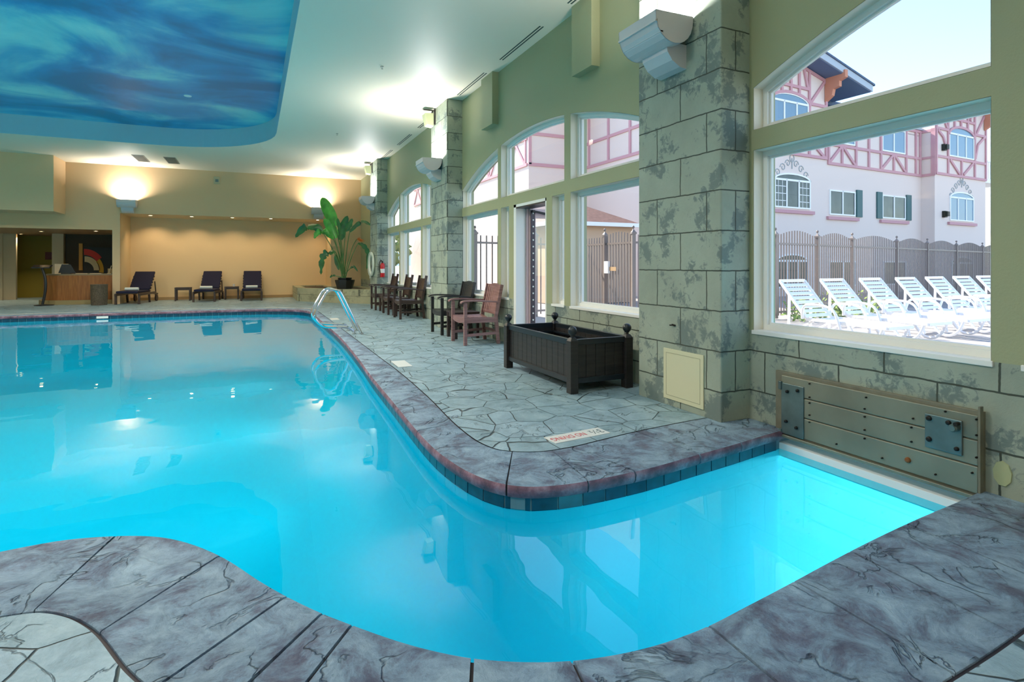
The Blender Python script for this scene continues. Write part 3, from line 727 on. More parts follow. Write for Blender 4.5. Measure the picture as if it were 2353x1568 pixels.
o = obj('wall_hook', b, M['bolt']); o.location = (3.274, 3.79, .70); tag(o, 'small dark hook on the near pillar above the cream cover', 'hook')

def text(body, size, mat, parent, loc, rot, name='lettering', sx=1):
    c = bpy.data.curves.new(name, 'FONT'); c.body = body; c.size = size; c.extrude = .0006; c.align_x = 'CENTER'; c.align_y = 'CENTER'; c.materials.append(mat)
    tmp = bpy.data.objects.new(name, c); C.objects.link(tmp); bpy.context.view_layer.update()
    me = bpy.data.meshes.new_from_object(tmp.evaluated_get(bpy.context.evaluated_depsgraph_get())); bpy.data.objects.remove(tmp)
    if not me.materials: me.materials.append(mat)
    o = bpy.data.objects.new(name, me); C.objects.link(o); o.parent = parent; o.location = loc; o.rotation_euler = rot; o.scale = (sx,1,1); return o
t = thing('no_diving_tile', 'white deck tile reading NO DIVING in red beside the pool corner', 'deck sign', (2.025, 3.436, .0), .10)
b = MB(); b.box(-.16, .16, -.075, .075, -.003, .004); obj('tile_body', b, M['white_tile'], t, bevel=.002)
text('NO DIVING', .088, M['sign_red'], t, (0, 0, .0045), (0, 0, PI), sx=.64)
t = thing('depth_marker_tile', 'white deck tile with the depth number next to the NO DIVING tile', 'deck sign', (2.266, 3.459, .0), .10)
b = MB(); b.box(-.078, .078, -.075, .075, -.003, .004); obj('tile_body', b, M['white_tile'], t, bevel=.002)
text('3½', .11, M['sign_dark'], t, (0, 0, .0045), (0, 0, PI), sx=.8)
for i, (x, y, a, s, l) in enumerate(((1.66,6.84,-.02,(.085,.22),'plain white marker tile on the deck in front of the black planter'), (1.66,13.1,0,(.085,.2),'small white marker tile on the deck beyond the chrome handrails'))):
    b = MB(); b.box(-s[0], s[0], -s[1], s[1], -.003, .004); o = obj('marker_tile', b, M['white_tile'], bevel=.002); o.location = (x, y, 0); o.rotation_euler.z = a; tag(o, l, 'deck tile')
for i, x in enumerate((-3.42,)):
    b = MB(); b.box(x-.12, x+.12, 17.02, 17.045, -.125, -.07); tag(obj('depth_sign', b, M['white_tile']), 'small white depth sign on the far waterline below the left lounger', 'pool sign')

# ------------------------------------------------------------------ chrome handrails
def rail(y, label):
    t = thing('pool_handrail', label, 'handrail', (1.735, y, 0), 0, 'chrome handrails')
    pts = smooth_path([(0,0,-.03), (0,0,.0), (-.18,0,.37), (-.345,0,.715), (-.40,0,.765), (-.50,0,.785), (-.585,0,.745), (-.66,0,.62), (-.76,0,.43), (-.775,0,.33), (-.745,0,.255), (-.68,0,.19), (-.61,0,.155), (-.5,0,.142), (-.32,0,.135), (-.24,0,.125), (-.17,0,.085), (-.13,0,.03), (-.12,0,-.03)], 5)
    b = MB(); b.tube(pts, .0225, 14); obj('chrome_tube', b, M['chrome'], t, smooth=True)
    for x in (0, -.12):
        b = MB(); b.lathe([(.045,0), (.045,.006), (.026,.014), (.024,.014)], (x,0,0), 18); obj('flange', b, M['chrome'], t, smooth=True)
rail(10.1, 'bent chrome pool handrail, the nearer of the pair'); rail(10.64, 'bent chrome pool handrail, the farther of the pair')

# ------------------------------------------------------------------ black planter box
t = thing('planter_box', 'empty black slatted planter box with ball finials beside the doorway', 'planter', (3.065, 5.33, 0), -.0)
hx, hy = .315, .735
for sx in (-1, 1):
    for sy in (-1, 1):
        b = MB(); b.box(-.042, .042, -.042, .042, 0, .50); b.add([(-.042,-.042,.5), (.042,-.042,.5), (.042,.042,.5), (-.042,.042,.5), (-.022,-.022,.53), (.022,-.022,.53), (.022,.022,.53), (-.022,.022,.53)], [(0,1,5,4), (1,2,6,5), (2,3,7,6), (3,0,4,7), (4,5,6,7)])
        p = obj('post', b, M['black_wood'], t, bevel=.004); p.location = (sx*hx, sy*hy, 0)
        q = MB(); q.lathe([(.018,.525), (.016,.545), (.024,.55)]+[(.044*math.sin(a), .592-.044*math.cos(a)) for a in [PI*k/10 for k in range(2, 11)]], n=18); obj('ball_finial', q, M['black_paint'], p, smooth=True)
for sx in (-1, 1):
    b = MB()
    for k in range(12): b.box(-.010, .010, -hy+.045+k*.1158, -hy+.045+k*.1158+.112, .10, .46)
    o = obj('side_boards', b, M['black_wood'], t, bevel=.002); o.location.x = sx*(hx-.008)
    for z, hgt in ((.455,.055), (.09,.05)):
        b = MB(); b.box(-.018, .018, -hy+.04, hy-.04, z, z+hgt); o = obj('rail', b, M['black_paint'], t, bevel=.004); o.location.x = sx*hx
for sy in (-1, 1):
    b = MB()
    for k in range(5): b.box(-hx+.045+k*.109, -hx+.045+k*.109+.105, -.010, .010, .10, .46)
    o = obj('end_boards', b, M['black_wood'], t, bevel=.002); o.location.y = sy*(hy-.008)
    for z, hgt in ((.455,.055), (.09,.05)):
        b = MB(); b.box(-hx+.04, hx-.04, -.018, .018, z, z+hgt); o = obj('rail', b, M['black_paint'], t, bevel=.004); o.location.y = sy*hy
b = MB(); b.box(-hx+.02, hx-.02, -hy+.02, hy-.02, .12, .14); obj('base_board', b, M['black_wood'], t)
b = MB(); b.plate([(-hx+.03,-hy+.03), (hx-.03,-hy+.03), (hx-.03,hy-.03), (-hx+.03,hy-.03)], [[(-hx+.055,-hy+.055), (hx-.055,-hy+.055), (hx-.055,hy-.055), (-hx+.055,hy-.055)]], fZ, .395, .415); obj('inner_ledge', b, M['black_paint'], t)

# ------------------------------------------------------------------ armchairs (front faces -X)
def armchair(label, mat, loc, rz=0, horns=False, grp=None):
    t = thing('armchair', label, 'chair', loc, rz, grp)
    w = .285
    for sy in (-1, 1):
        b = MB(); b.box(-.285, -.235, sy*w-.022, sy*w+.022, 0, .645); obj('front_leg', b, mat, t, bevel=.004)
        b = MB(); yy = sy*(w-.005); top = .97 if horns else .91
        for (x0, z0, x1, z1) in ((.285,0,.245,.36), (.245,.36,.245,.44), (.245,.44,.34,top)): b.beam((x0,yy,z0), (x1,yy,z1), .036, .055, up=(1,0,0))
        obj('back_leg', b, mat, t, bevel=.004)
        b = MB(); pr = smooth_path([(-.335,0,.642), (-.29,0,.665), (-.15,0,.672), (.05,0,.662), (.27,0,.645)], 4)
        vs = []; fs = []
        for i, p in enumerate(pr):
            hw = .040 if p.x < .1 else .028
            vs += [(p.x, sy*w-hw, p.z-.012), (p.x, sy*w+hw, p.z-.012), (p.x, sy*w+hw, p.z+.012), (p.x, sy*w-hw, p.z+.012)]
        for i in range(len(pr)-1):
            for k in range(4): fs.append((4*i+k, 4*i+(k+1) % 4, 4*i+4+(k+1) % 4, 4*i+4+k))
        fs += [(0,1,2,3), tuple(range(len(vs)-4, len(vs)))]; b.add(vs, fs); obj('armrest', b, mat, t, bevel=.006)
        b = MB(); b.box(-.24, .25, sy*w-.014, sy*w+.014, .335, .415); obj('side_rail', b, mat, t, bevel=.004)
        b = MB(); b.beam((-.25,sy*w,.15), (.27,sy*w,.17), .022, .042); obj('side_stretcher', b, mat, t, bevel=.003)
    b = MB(); nn = 9
    vs = []; 
    for i in range(nn):
        y = -w+.02+(2*w-.04)*i/(nn-1); dz = .035*(1-(y/w)**2); vs += [(-.272,y,.355-dz), (-.25,y,.355-dz), (-.25,y,.43-dz), (-.272,y,.43-dz)]
    fs = [(4*i+k, 4*i+(k+1) % 4, 4*i+4+(k+1) % 4, 4*i+4+k) for i in range(nn-1) for k in range(4)]+[(0,1,2,3), tuple(range(4*nn-4, 4*nn))]
    b.add(vs, fs); obj('front_apron', b, mat, t, bevel=.003)
    b = MB(); b.beam((.275,-w,.19), (.275,w,.19), .022, .042); obj('rear_stretcher', b, mat, t)
    b = MB()
    for k in range(7):
        x = -.25+k*.072; vs = []
        for i in range(nn):
            y = -w+.022+(2*w-.044)*i/(nn-1); dz = .035*(1-(y/w)**2); z = .43-dz-.012*k/6; vs += [(x,y,z-.018), (x+.066,y,z-.018), (x+.066,y,z), (x,y,z)]
        b.add(vs, [(4*i+a, 4*i+(a+1) % 4, 4*i+4+(a+1) % 4, 4*i+4+a) for i in range(nn-1) for a in range(4)]+[(0,1,2,3), tuple(range(4*nn-4, 4*nn))])
    obj('seat', b, mat, t)
    b = MB(); ns = 8
    for k in range(ns):
        y = -w+.035+(2*w-.07)*(k+.5)/ns; u = y/w; hgt = .925-.05*u*u if not horns else .895+.03*u*u
        xb = lambda z: .235+(z-.44)*.2+.02*(1-u*u)
        b.beam((xb(.47),y,.47), (xb(hgt),y,hgt), (2*w-.07)/ns-.006, .016, up=(1,0,0))
    obj('back_slats', b, mat, t)
    for z in (.475, .885 if not horns else .88):
        b = MB(); b.beam((.25+(z-.44)*.2,-w+.01,z), (.25+(z-.44)*.2,w-.01,z), .022, .045); obj('back_rail', b, mat, t)
    return t
armchair('weathered pinkish-red wooden armchair beside the black planter, nearest the camera', M['red_poly'], (3.16,8.25,0))
armchair('near-black wooden armchair with rounded back behind the reddish one', M['dark_poly'], (3.22,9.58,0))
G = 'armchairs under the far window'
for y, l in ((12.68,'dark horned-back armchair, nearest of the three under the far window'), (13.9,'dark horned-back armchair, middle of the three under the far window'), (15.45,'dark horned-back armchair, farthest of the three, by the fire extinguisher')):
    armchair(l, M['brown_poly'], (3.24,y,0), 0, True, G)
def side_table(label, mat, loc, s=.22, h=.43, grp='small square side tables', rz=0):
    t = thing('side_table', label, 'side table', loc, rz, grp)
    b = MB()
    for k in range(5): b.box(-s, s, -s+k*2*s/5+.003, -s+(k+1)*2*s/5-.003, h-.022, h)
    obj('table_top', b, mat, t, bevel=.002)
    for sx in (-1, 1):
        for sy in (-1, 1):
            b = MB(); b.box(sx*(s-.03)-.024, sx*(s-.03)+.024, sy*(s-.03)-.024, sy*(s-.03)+.024, 0, h-.022); obj('leg', b, mat, t, bevel=.003)
    b = MB()
    for q in (-1, 1):
        b.box(-s+.03, s-.03, q*(s-.03)-.01, q*(s-.03)+.01, h-.09, h-.022); b.box(q*(s-.03)-.01, q*(s-.03)+.01, -s+.03, s-.03, h-.09, h-.022)
    obj('apron', b, mat, t); return t
side_table('brown square side table between the reddish and the black armchair', M['brown_poly'], (3.2,8.91,0), .22, .44)
side_table('dark side table between the nearest and middle far-window armchairs', M['brown_poly'], (3.2,13.29,0), .17, .43)
side_table('dark side table between the middle and farthest far-window armchairs', M['brown_poly'], (3.2,14.66,0), .2, .43)
side_table('dark side table in the alcove, left one, between the first two navy loungers', M['brown_poly'], (-2.15,22.0,0), .24, .45)
side_table('dark side table in the alcove, right one, between the last two navy loungers', M['brown_poly'], (-.68,22.12,0), .23, .45)
b = MB(); b.box(-.10, .10, -.10, .10, 0, .010)
b = MB(); b.lathe([(0,0), (.032,0), (.04,.085), (.037,.085), (.03,.006), (0,.006)], n=12); o = obj('cup', b, M['white_tile'], smooth=True); o.location = (-.62,22.15,.45); tag(o, 'small white cup on the right-hand alcove side table', 'cup')

# ------------------------------------------------------------------ navy loungers (foot at -Y, head at +Y)
def rolled(mb, L, r, n=22):
    pts = []
    for k in range(n):
        a = 2*PI*k/n; rr = r*(1+.04*math.sin(3*a)); pts.append((rr*math.cos(a), rr*.9*math.sin(a)))
    mb.prism(pts, lambda a, b_, t_: (t_, a, b_), -L/2, L/2)
    sp = [((r*.97-r*.85*k/26)*math.cos(k*.55), (r*.86-r*.75*k/26)*math.sin(k*.55)) for k in range(26)]
    for s in (-1, 1): mb.tube([(s*(L/2+.001), a, b_) for a, b_ in sp], .003, 4)
    return mb
def pool_lounger(label, loc, rz, towel):
    t = thing('pool_lounger', label, 'lounger', loc, rz, 'navy cushioned loungers in the alcove')
    m = M['brown_poly']; w = .31
    for sx in (-1, 1):
        b = MB(); b.box(sx*w-.02, sx*w+.02, -.02, 1.62, .26, .33); obj('side_rail', b, m, t, bevel=.003)
        b = MB(); b.box(sx*w-.028, sx*w+.028, .02, .085, 0, .27); obj('front_leg', b, m, t, bevel=.003)
        b = MB(); b.beam((sx*w,.98,.27), (sx*w,1.05,0), .05, .06); obj('middle_leg', b, m, t)
        b = MB(); b.tube([(sx*w-.02,1.72,.11), (sx*w+.025,1.72,.11)], .11, 18); obj('wheel', b, m, t)
        b = MB(); b.beam((sx*w,1.58,.30), (sx*w,1.72,.11), .03, .06); b.beam((sx*w,1.2,.29), (sx*w,1.85,.24), .03, .05); obj('handle_bar', b, m, t)
        b = MB(); b.beam((sx*(w-.02),1.62,.66), (sx*(w-.02),1.74,.26), .025, .03, up=(1,0,0)); obj('prop', b, m, t)
    b = MB()
    for k in range(9): b.box(-w, w, .0+k*.125, .11+k*.125, .33, .345)
    obj('seat_slats', b, m, t)
    b = MB()
    for k in range(6):
        y0 = 1.12+k*.085; z0 = .36+k*.092; b.beam((-w,y0,z0), (w,y0,z0), .07, .014, up=(0,-.75,.66))
    obj('back_slats', b, m, t)
    b = MB(); b.box(-.29, .29, -.03, 1.14, .345, .41); obj('seat_cushion', b, M['navy'], t, bevel=.022)
    b = MB(); b.box(-.29, .29, 0, .82, 0, .065); b.xf(Matrix.Translation((0,1.12,.385)) @ Matrix.Rotation(math.radians(44), 4, 'X')); obj('back_cushion', b, M['navy'], t, bevel=.022)
    q = rolled(MB(), .36, .055); o = obj('rolled_towel', q, M['towel'], smooth=True)
    o.location = Vector(loc)+Matrix.Rotation(rz, 3, 'Z') @ Vector((.0,.42,.462)); o.rotation_euler.z = rz; tag(o, towel, 'towel', 'rolled towels on the navy loungers')
pool_lounger('navy cushioned lounger at the left end of the alcove by the lobby opening', (-3.5,20.5,0), -.14, 'white rolled towel on the leftmost navy lounger')
pool_lounger('navy cushioned lounger between the two alcove side tables', (-1.46,20.85,0), -.10, 'white rolled towel on the middle navy lounger')
pool_lounger('navy cushioned lounger at the right, nearest the potted plant', (-.05,20.85,0), -.02, 'white rolled towel on the rightmost navy lounger')

# ------------------------------------------------------------------ stone plant bench and plant
b = MB(); arc = [(1.35,20.06), (1.6,19.72), (1.9,19.26), (2.25,18.78), (2.6,18.33), (2.95,17.98), (3.3,17.70)]
poly = arc+[(XW-.01,17.56), (XW-.01,YF-.01), (2.53,YF-.01), (2.53,22.6), (1.35,22.6)]
inner = [(1.62,20.3), (2.2,19.5), (2.9,18.6), (3.4,18.1), (3.42,20.75), (2.4,20.8), (2.38,22.4), (1.6,22.4)]
b.plate(poly, [inner], fZ, 0, .44)
o = obj('raised_planter', b, M['bench']); tag(o, 'low curved stone planter wall in the far right corner', 'planter')
b = MB(); b.plate(inner, [], fZ, .36, .40); s_ = obj('planter_soil', b, M['soil'], o)
t = thing('potted_plant', 'tall bird-of-paradise plant in a black pot on the stone planter', 'plant', (2.69,18.7,.44))
b = MB(); b.lathe([(.20,-.04), (.24,.0), (.31,.26), (.31,.29), (.28,.29), (.27,.25), (.0,.25)], n=8); b.lathe([(.20,.25), (.22,.36), (.20,.36), (.18,.30), (0,.30)], n=8); obj('pot', b, M['pot'], t)
b = MB(); b.lathe([(0,.30), (.19,.33), (0,.335)], n=8); obj('soil', b, M['soil'], t)
def leaf(pts, width, mat, name='leaf', fold=.25, tear=0):
    P_ = smooth_path(pts, 5); n = len(P_); b = MB(); vs = []
    L = sum((P_[i+1]-P_[i]).length for i in range(n-1))
    side = Vector((.90,-.42,0))
    for i, p in enumerate(P_):
        u = i/(n-1); d = (P_[min(i+1, n-1)]-P_[max(i-1, 0)]).normalized()
        s = side-d*side.dot(d)
        if s.length < .35: s = Vector((.35,.6,.7)); s -= d*s.dot(d)
        s.normalize(); nn = d.cross(s)
        w = width*(math.sin(PI*min(1, (u*.93+.06)))**.62)*(1-.25*u) if u < 1 else .004
        if tear and i % 3 == 1: w *= 1-tear
        vs += [p+s*w+nn*w*fold, p+s*w*.5+nn*w*fold*.35, p, p-s*w*.5+nn*w*fold*.35, p-s*w+nn*w*fold]
    fs = [(5*i+k, 5*i+k+1, 5*i+k+6, 5*i+k+5) for i in range(n-1) for k in range(4)]
    b.add(vs, fs); o = obj(name, b, mat, t, smooth=True); return o
leaves = [
 ([(-.29,.13,2.02), (-.42,.18,2.35), (-.60,.27,2.75), (-.66,.30,2.95)], .215, 'leaf', 0),
 ([(-.30,.10,1.62), (-.40,.18,1.92), (-.62,.26,2.26)], .20, 'leaf', .1),
 ([(-.66,.30,1.84), (-.92,.42,2.02), (-1.2,.53,1.96), (-1.45,.66,1.66)], .17, 'leaf_dark', .2),
 ([(-.34,.17,1.62), (-.60,.28,1.86), (-.80,.36,1.80), (-.90,.38,1.62)], .13, 'leaf', .25),
 ([(-.14,.06,1.58), (-.08,.05,1.95), (.08,-.03,2.36)], .17, 'leaf_dark', .1),
 ([(-.16,.08,1.95), (-.2,.09,2.12), (-.22,.09,2.28)], .07, 'leaf_dark', 0),
 ([(.14,-.08,1.84), (.36,-.16,2.08), (.56,-.24,2.16), (.78,-.34,2.05)], .085, 'leaf_dark', .15),
 ([(.02,-.02,1.86), (.12,-.06,2.05), (.22,-.09,2.27)], .11, 'leaf_dark', .2),
 ([(.38,-.17,1.46), (.56,-.26,1.38), (.68,-.31,1.12), (.64,-.30,.62)], .09, 'leaf_dark', .35),
 ([(-.28,.13,1.20), (-.52,.26,1.16), (-.66,.30,.95), (-.70,.31,.46)], .15, 'leaf_dark', .5),
 ([(-.27,.12,1.10), (-.24,.12,.86), (-.17,.08,.60)], .075, 'leaf_dark', .1),
 ([(-.28,.12,.42), (-.36,.15,.44), (-.44,.19,.36)], .05, 'leaf_dark', .2),
 ([(.16,-.07,.66), (.26,-.12,.72), (.38,-.17,.56)], .045, 'leaf_dark', .1)]
base = Vector((-.04,.02,.32))
for i, (pts, w_, m_, te) in enumerate(leaves):
    p0 = Vector(pts[0]); leaf(pts, w_, M[m_], tear=te)
    q = base+Vector((.05*math.cos(i*2.3), .05*math.sin(i*2.3), 0)); d = p0-q
    mid = q+d*.5+Vector((-d.x*.12, -d.y*.12, 0)); b = MB(); pth = smooth_path([q, mid, p0, Vector(pts[0]).lerp(Vector(pts[1]), .5)], 4)
    b.tube(pth, [.02*(1-.6*k/(len(pth)-1)) for k in range(len(pth))], 7); obj('stalk', b, M['stalk'], t, smooth=True)
b = MB()
for a, l in ((.2,.30), (.55,.24), (-.15,.26), (1.1,.16)):
    d = Vector((math.cos(a)*.9, -math.cos(a)*.4, math.sin(a)*.6-.35)).normalized(); p = Vector((.34,-.16,1.60)); e = p+d*l; m_ = p.lerp(e, .4)
    b.add([p, m_+Vector((0,0,.028)), e, m_-Vector((0,0,.022)), m_+Vector((.01,.02,0)), m_-Vector((.01,.02,0))], [(0,1,2,4), (0,4,2,3), (0,3,2,5), (0,5,2,1)])
o = obj('flower', b, M['orange'], t); o['label'] = 'orange beak-shaped bloom'
b = MB(); pth = smooth_path([base, (.1,-.04,.9), (.22,-.1,1.35), (.34,-.16,1.60)], 4); b.tube(pth, .012, 7); obj('flower_stalk', b, M['stalk'], t)

# life ring and extinguisher on the far pillar
t = thing('life_ring', 'pale ring buoy hanging on the farthest stone pillar', 'life ring', (3.24,17.12,1.24))
b = MB(); b.tube([(0, .31*math.cos(2*PI*k/36), .31*math.sin(2*PI*k/36)) for k in range(36)], .055, 14, close=True); b.v = [(x*.7, y, z) for x, y, z in b.v]; obj('ring', b, M['ring'], t, smooth=True)
b = MB(); b.tube(smooth_path([(-.045, .36*math.cos(a), .36*math.sin(a)) for a in [2*PI*k/16 for k in range(17)]], 2), .007, 6); b.tube(smooth_path([(-.03,.1,-.36), (-.04,.04,-.44), (-.03,-.02,-.36)], 3), .007, 6); obj('grab_rope', b, M['towel'], t)
t = thing('fire_extinguisher', 'red fire extinguisher on the lit side of the farthest stone pillar', 'fire extinguisher', (3.42,16.42,.86))
b = MB(); b.lathe([(0,0), (.06,0), (.066,.02), (.066,.34), (.05,.39), (.025,.41), (.0,.41)], n=20); obj('cylinder', b, M['red'], t, smooth=True)
b = MB(); b.lathe([(.02,.41), (.02,.46), (0,.46)], n=10); b.beam((0,0,.46), (-.07,-.03,.5), .02, .015); b.beam((0,0,.44), (-.075,-.03,.44), .02, .012); obj('valve_handle', b, M['bolt'], t)
b = MB(); b.tube(smooth_path([(0,0,.45), (-.06,-.02,.47), (-.095,-.02,.38), (-.085,-.02,.2), (-.07,-.03,.12)], 5), .011, 7); obj('hose', b, M['bolt'], t)
b = MB(); b.lathe([(.067,.12), (.067,.24)], n=20); obj('label_band', b, M['white_tile'], t)

# speakers on pillars, sensors, vents
for y, l in ((10.3,'small boxed loudspeaker on a bracket high on the pillar left of the doorway'), (16.75,'small boxed loudspeaker on a bracket high on the farthest pillar'), (3.9,'small boxed loudspeaker high on the near pillar')):
    if y == 3.9: continue
    t = thing('loudspeaker', l, 'speaker', (3.28,y+.45,4.1), 0, 'pillar loudspeakers')
    b = MB(); b.add([(-.19,-.10,-.14), (-.06,-.10,-.16), (-.06,.10,-.16), (-.19,.10,-.14), (-.24,-.10,.08), (-.06,-.10,.10), (-.06,.10,.10), (-.24,.10,.08)], [(0,3,2,1), (4,5,6,7), (0,1,5,4), (1,2,6,5), (2,3,7,6), (3,0,4,7)]); obj('speaker_box', b, P('putty', (172,178,140), .5), t, bevel=.006)
    b = MB(); b.box(-.24, 0, -.012, .012, .165, .18); b.box(-.07, -.05, -.01, .01, .09, .17); b.box(-.02, 0, -.03, .03, -.1, .19); obj('mount_bracket', b, M['bolt'], t)
t = thing('alarm_sounder', 'small square grey alarm sounder high on the far wall', 'alarm', (-1.09,YF,4.0))
b = MB(); b.box(-.09, .09, -.045, 0, -.11, .13); obj('sounder_body', b, P('alarm_body', (190,184,150), .5), t, bevel=.006)
b = MB(); b.box(-.04, .05, -.055, -.045, -.05, .04); obj('sounder_lens', b, M['steel_plate'], t)
for x, l in ((-2.96,'square ceiling vent grille, left of the pair near the far wall'), (-2.19,'square ceiling vent grille, right of the pair near the far wall')):
    t = thing('ceiling_vent', l, 'vent', (x,19.35,H), 0, 'ceiling vent grilles')
    b = MB(); b.box(-.15, .15, -.55, .55, -.012, .0); obj('grille_plate', b, M['vent'], t)
    b = MB()
    for k in range(14): b.box(-.13, .13, -.52+k*.075, -.50+k*.075, -.018, -.012)
    obj('slats', b, P('vent_slat', (120,112,98), .6), t)
for i, (a, b_) in enumerate(((-.6,1.0),(2.0,3.6),(4.35,5.75),(6.45,7.76),(8.40,9.70),(11.3,12.4),(13.1,14.4),(15.1,16.4))):
    t = thing('slot_diffuser', 'thin twin-slot air diffuser in the ceiling, number %d from the near end along the window wall' % (i+1) if False else 'thin twin-slot ceiling diffuser %s' % ('behind the camera', 'above the near gate window', 'above the near pillar end of the door window', 'between the two plaster chases', 'above the left pane of the door window', 'above the nearest far-window chair', 'above the middle far-window chair', 'nearest the farthest pillar')[i], 'vent', (3.40,a,H), 0, 'twin-slot ceiling diffusers')
    for x in (-.022, .022):
        b = MB(); b.box(x-.009, x+.009, 0, b_-a, -.004, .0); obj('slot', b, M['slot'], t)
for i, (x, y) in enumerate(((1.83,8.8), (1.8,13.75))):
    b = MB(); b.lathe([(.03,0), (.028,-.008), (.008,-.012), (.006,-.035), (.018,-.038), (0,-.04)], n=12); o = obj('sprinkler', b, M['chrome']); o.location = (x, y, H); tag(o, 'small ceiling sprinkler head %s' % ('near the middle of the pale ceiling' if i == 0 else 'farther back near the far wall'), 'sprinkler')
for i, (x, y, l) in enumerate(((-1.15,8.6,'upper right'), (-3.6,9.9,'left of the bright glow'), (-1.25,13.6,'lower right'), (-1.2,3.6,'unseen above the near bend of the pool, added as room fill'), (-6.2,4.6,'unseen at the near left, added as room fill'), (-6.4,13.6,'unseen at the far left, added as room fill'), (-1.5,-.6,'behind the camera'), (-6.2,-.6,'unseen behind the camera on the left, added as room fill'))):  # after the visible fittings, unseen ones are added to fill the room
    d = bpy.data.lights.new('mural_and_fill_light', 'SPOT'); d.energy = 800 if y > 8 else 500 if y > 4 else 330; d.color = (1,.88,.70) if y > 8 else (1,.95,.88); d.spot_size = math.radians(158); d.spot_blend = .5; d.shadow_soft_size = .12
    o = bpy.data.objects.new('mural_and_fill_light', d); C.objects.link(o); o.location = (x, y, 4.74)
    b = MB(); b.lathe([(.075,0), (.07,-.012), (0,-.014)], n=14); o = obj('mural_downlight', b, M['white_tile']); o.location = (x, y, 4.78); tag(o, 'small pale fitting in the painted sky, %s' % l, 'ceiling light')

# ------------------------------------------------------------------ lobby
mb = MB(); mb.box(XL, LX1+.12, 26.4, 26.5, 0, LZ+.05); mb.box(LX1, LX1+.10, YF+.16, 26.5, 0, LZ+.05)
lw = struct('wall_lobby', mb, M['lobby_wall'])
mb = MB(); mb.box(XL, LX1+.1, YF+.14, 26.5, LZ, LZ+.1); struct('ceiling_lobby', mb, P('lobby_ceiling', (168,130,92), .45))
mb = MB(); mb.box(-10.4, -7.5, 25.0, 25.12, 0, LZ); mb.box(-10.4, -7.85, 24.94, 25.0, 0, LZ); o = obj('lobby_partition', mb, M['lobby_white']); o['kind'] = 'structure'
mb = MB(); mb.box(-6.32, -6.0, 24.3, 24.6, 0, LZ); o = obj('lobby_column', mb, M['lobby_white']); tag(o, 'pale square column behind the wooden reception desk', 'column', kind='structure')
mb = MB(); mb.box(-5.98, LX1, 24.5, 24.62, 0, LZ); o = obj('lobby_dark_wall', mb, M['lobby_dark']); o['kind'] = 'structure'
b = MB(); b.box(-.19, .19, -.02, 0, -.14, .14); o = obj('wall_plaque', b, P('maroon', (96,26,30), .5)); o.location = (-6.87,26.39,1.55); tag(o, 'dark red plaque on the olive lobby wall', 'plaque')
t = thing('reception_desk', 'curved oak reception desk inside the lobby opening', 'desk', (0,0,0))
fr = [(-5.88,22.25), (-5.84,21.85), (-5.7,21.56), (-5.4,21.39), (-4.9,21.32), (LX1-.02,21.30)]
def wall_strip(path, z0, z1, th, mat, name):
    b = MB(); oo = off(path, -th); k = len(path)
    b.prism(path+oo[::-1], fZ, z0, z1); return obj(name, b, mat, t)
wall_strip(off(fr, .04), 0, .13, .2, P('plinth', (150,136,96), .7), 'plinth')
wall_strip(fr, .13, .89, .05, M['desk'], 'front_panel')
for x, y in ((-5.42,21.37), (-4.62,21.31)):
    b = MB(); b.box(x-.015, x+.015, y-.02, y, .13, .89); obj('panel_joint', b, M['desk'], t)
b = MB(); b.prism(off(fr, .0)[0:]+[(LX1-.02,22.2), (-5.6,22.2)], fZ, .89, .93); obj('desk_top', b, M['desktop'], t)
t.location = (0,-.0,0)
t = thing('framed_picture', 'large colourful abstract picture with a red and yellow arch behind the desk', 'picture', (-4.85,24.45,1.42))
b = MB(); b.box(-.62, .62, 0, .04, -.52, .42); obj('canvas', b, P('canvas_dark', (16,22,24), .5), t)
def arcs(cx, cz, r0, r1, a0, a1, mat, nm, sx=1.0):
    q = MB(); k = 16; o_ = [(cx+sx*r1*math.cos(math.radians(a0+(a1-a0)*i/k)), cz+r1*math.sin(math.radians(a0+(a1-a0)*i/k))) for i in range(k+1)]; i_ = [(cx+sx*r0*math.cos(math.radians(a0+(a1-a0)*i/k)), cz+r0*math.sin(math.radians(a0+(a1-a0)*i/k))) for i in range(k+1)]
    q.prism(o_+i_[::-1], lambda a, c, t_: (a, t_, c), -.008, 0); return obj(nm, q, mat, t)
arcs(-.58,-.36,.50,.72,35,92, P('pic_red', (226,52,40), .5), 'red_arch', .85)
arcs(-.58,-.40,.30,.50,0,90, P('pic_cream', (240,214,172), .5), 'cream_arch', .9)
arcs(-.58,-.40,.50,.66,-8,38, P('pic_yellow', (232,176,40), .5), 'yellow_arch', .85)
b = MB()
for i in range(3):
    for j in range(2): b.box(.34+i*.085, .40+i*.085, -.008, 0, -.22+j*.2, -.06+j*.2)
b.box(.1, .5, -.008, 0, -.50, -.34); b.box(.3,.56,-.008,0,.18,.3); obj('window_shapes', b, P('pic_light', (236,214,160), .5), t)
b = MB(); b.box(-.74, -.63, -.03, -.01, -.4, .55); obj('lit_edge', b, P('lit_edge', (226,160,70), .5), t)
t = thing('kiosk_stand', 'slim black pedestal stand left of the reception desk', 'stand', (-5.66,21.05,0))
b = MB(); b.lathe([(0,0), (.24,0), (.24,.02), (.05,.04), (0,.04)], n=20); obj('base', b, M['black_paint'], t)
b = MB(); b.tube(smooth_path([(-.04,0,.03), (.03,0,.45), (.03,0,.8), (-.05,0,1.12)], 5), .035, 8); obj('pole', b, M['black_paint'], t)
b = MB(); b.box(-.22, .22, -.15, .15, -.015, .02); b.xf(Matrix.Translation((-.05,0,1.16)) @ Matrix.Rotation(.25, 4, 'X')); obj('lectern_top', b, M['black_paint'], t, bevel=.01)
t = thing('wicker_bin', 'dark woven towel bin in front of the reception desk', 'bin', (-4.22,20.62,0))
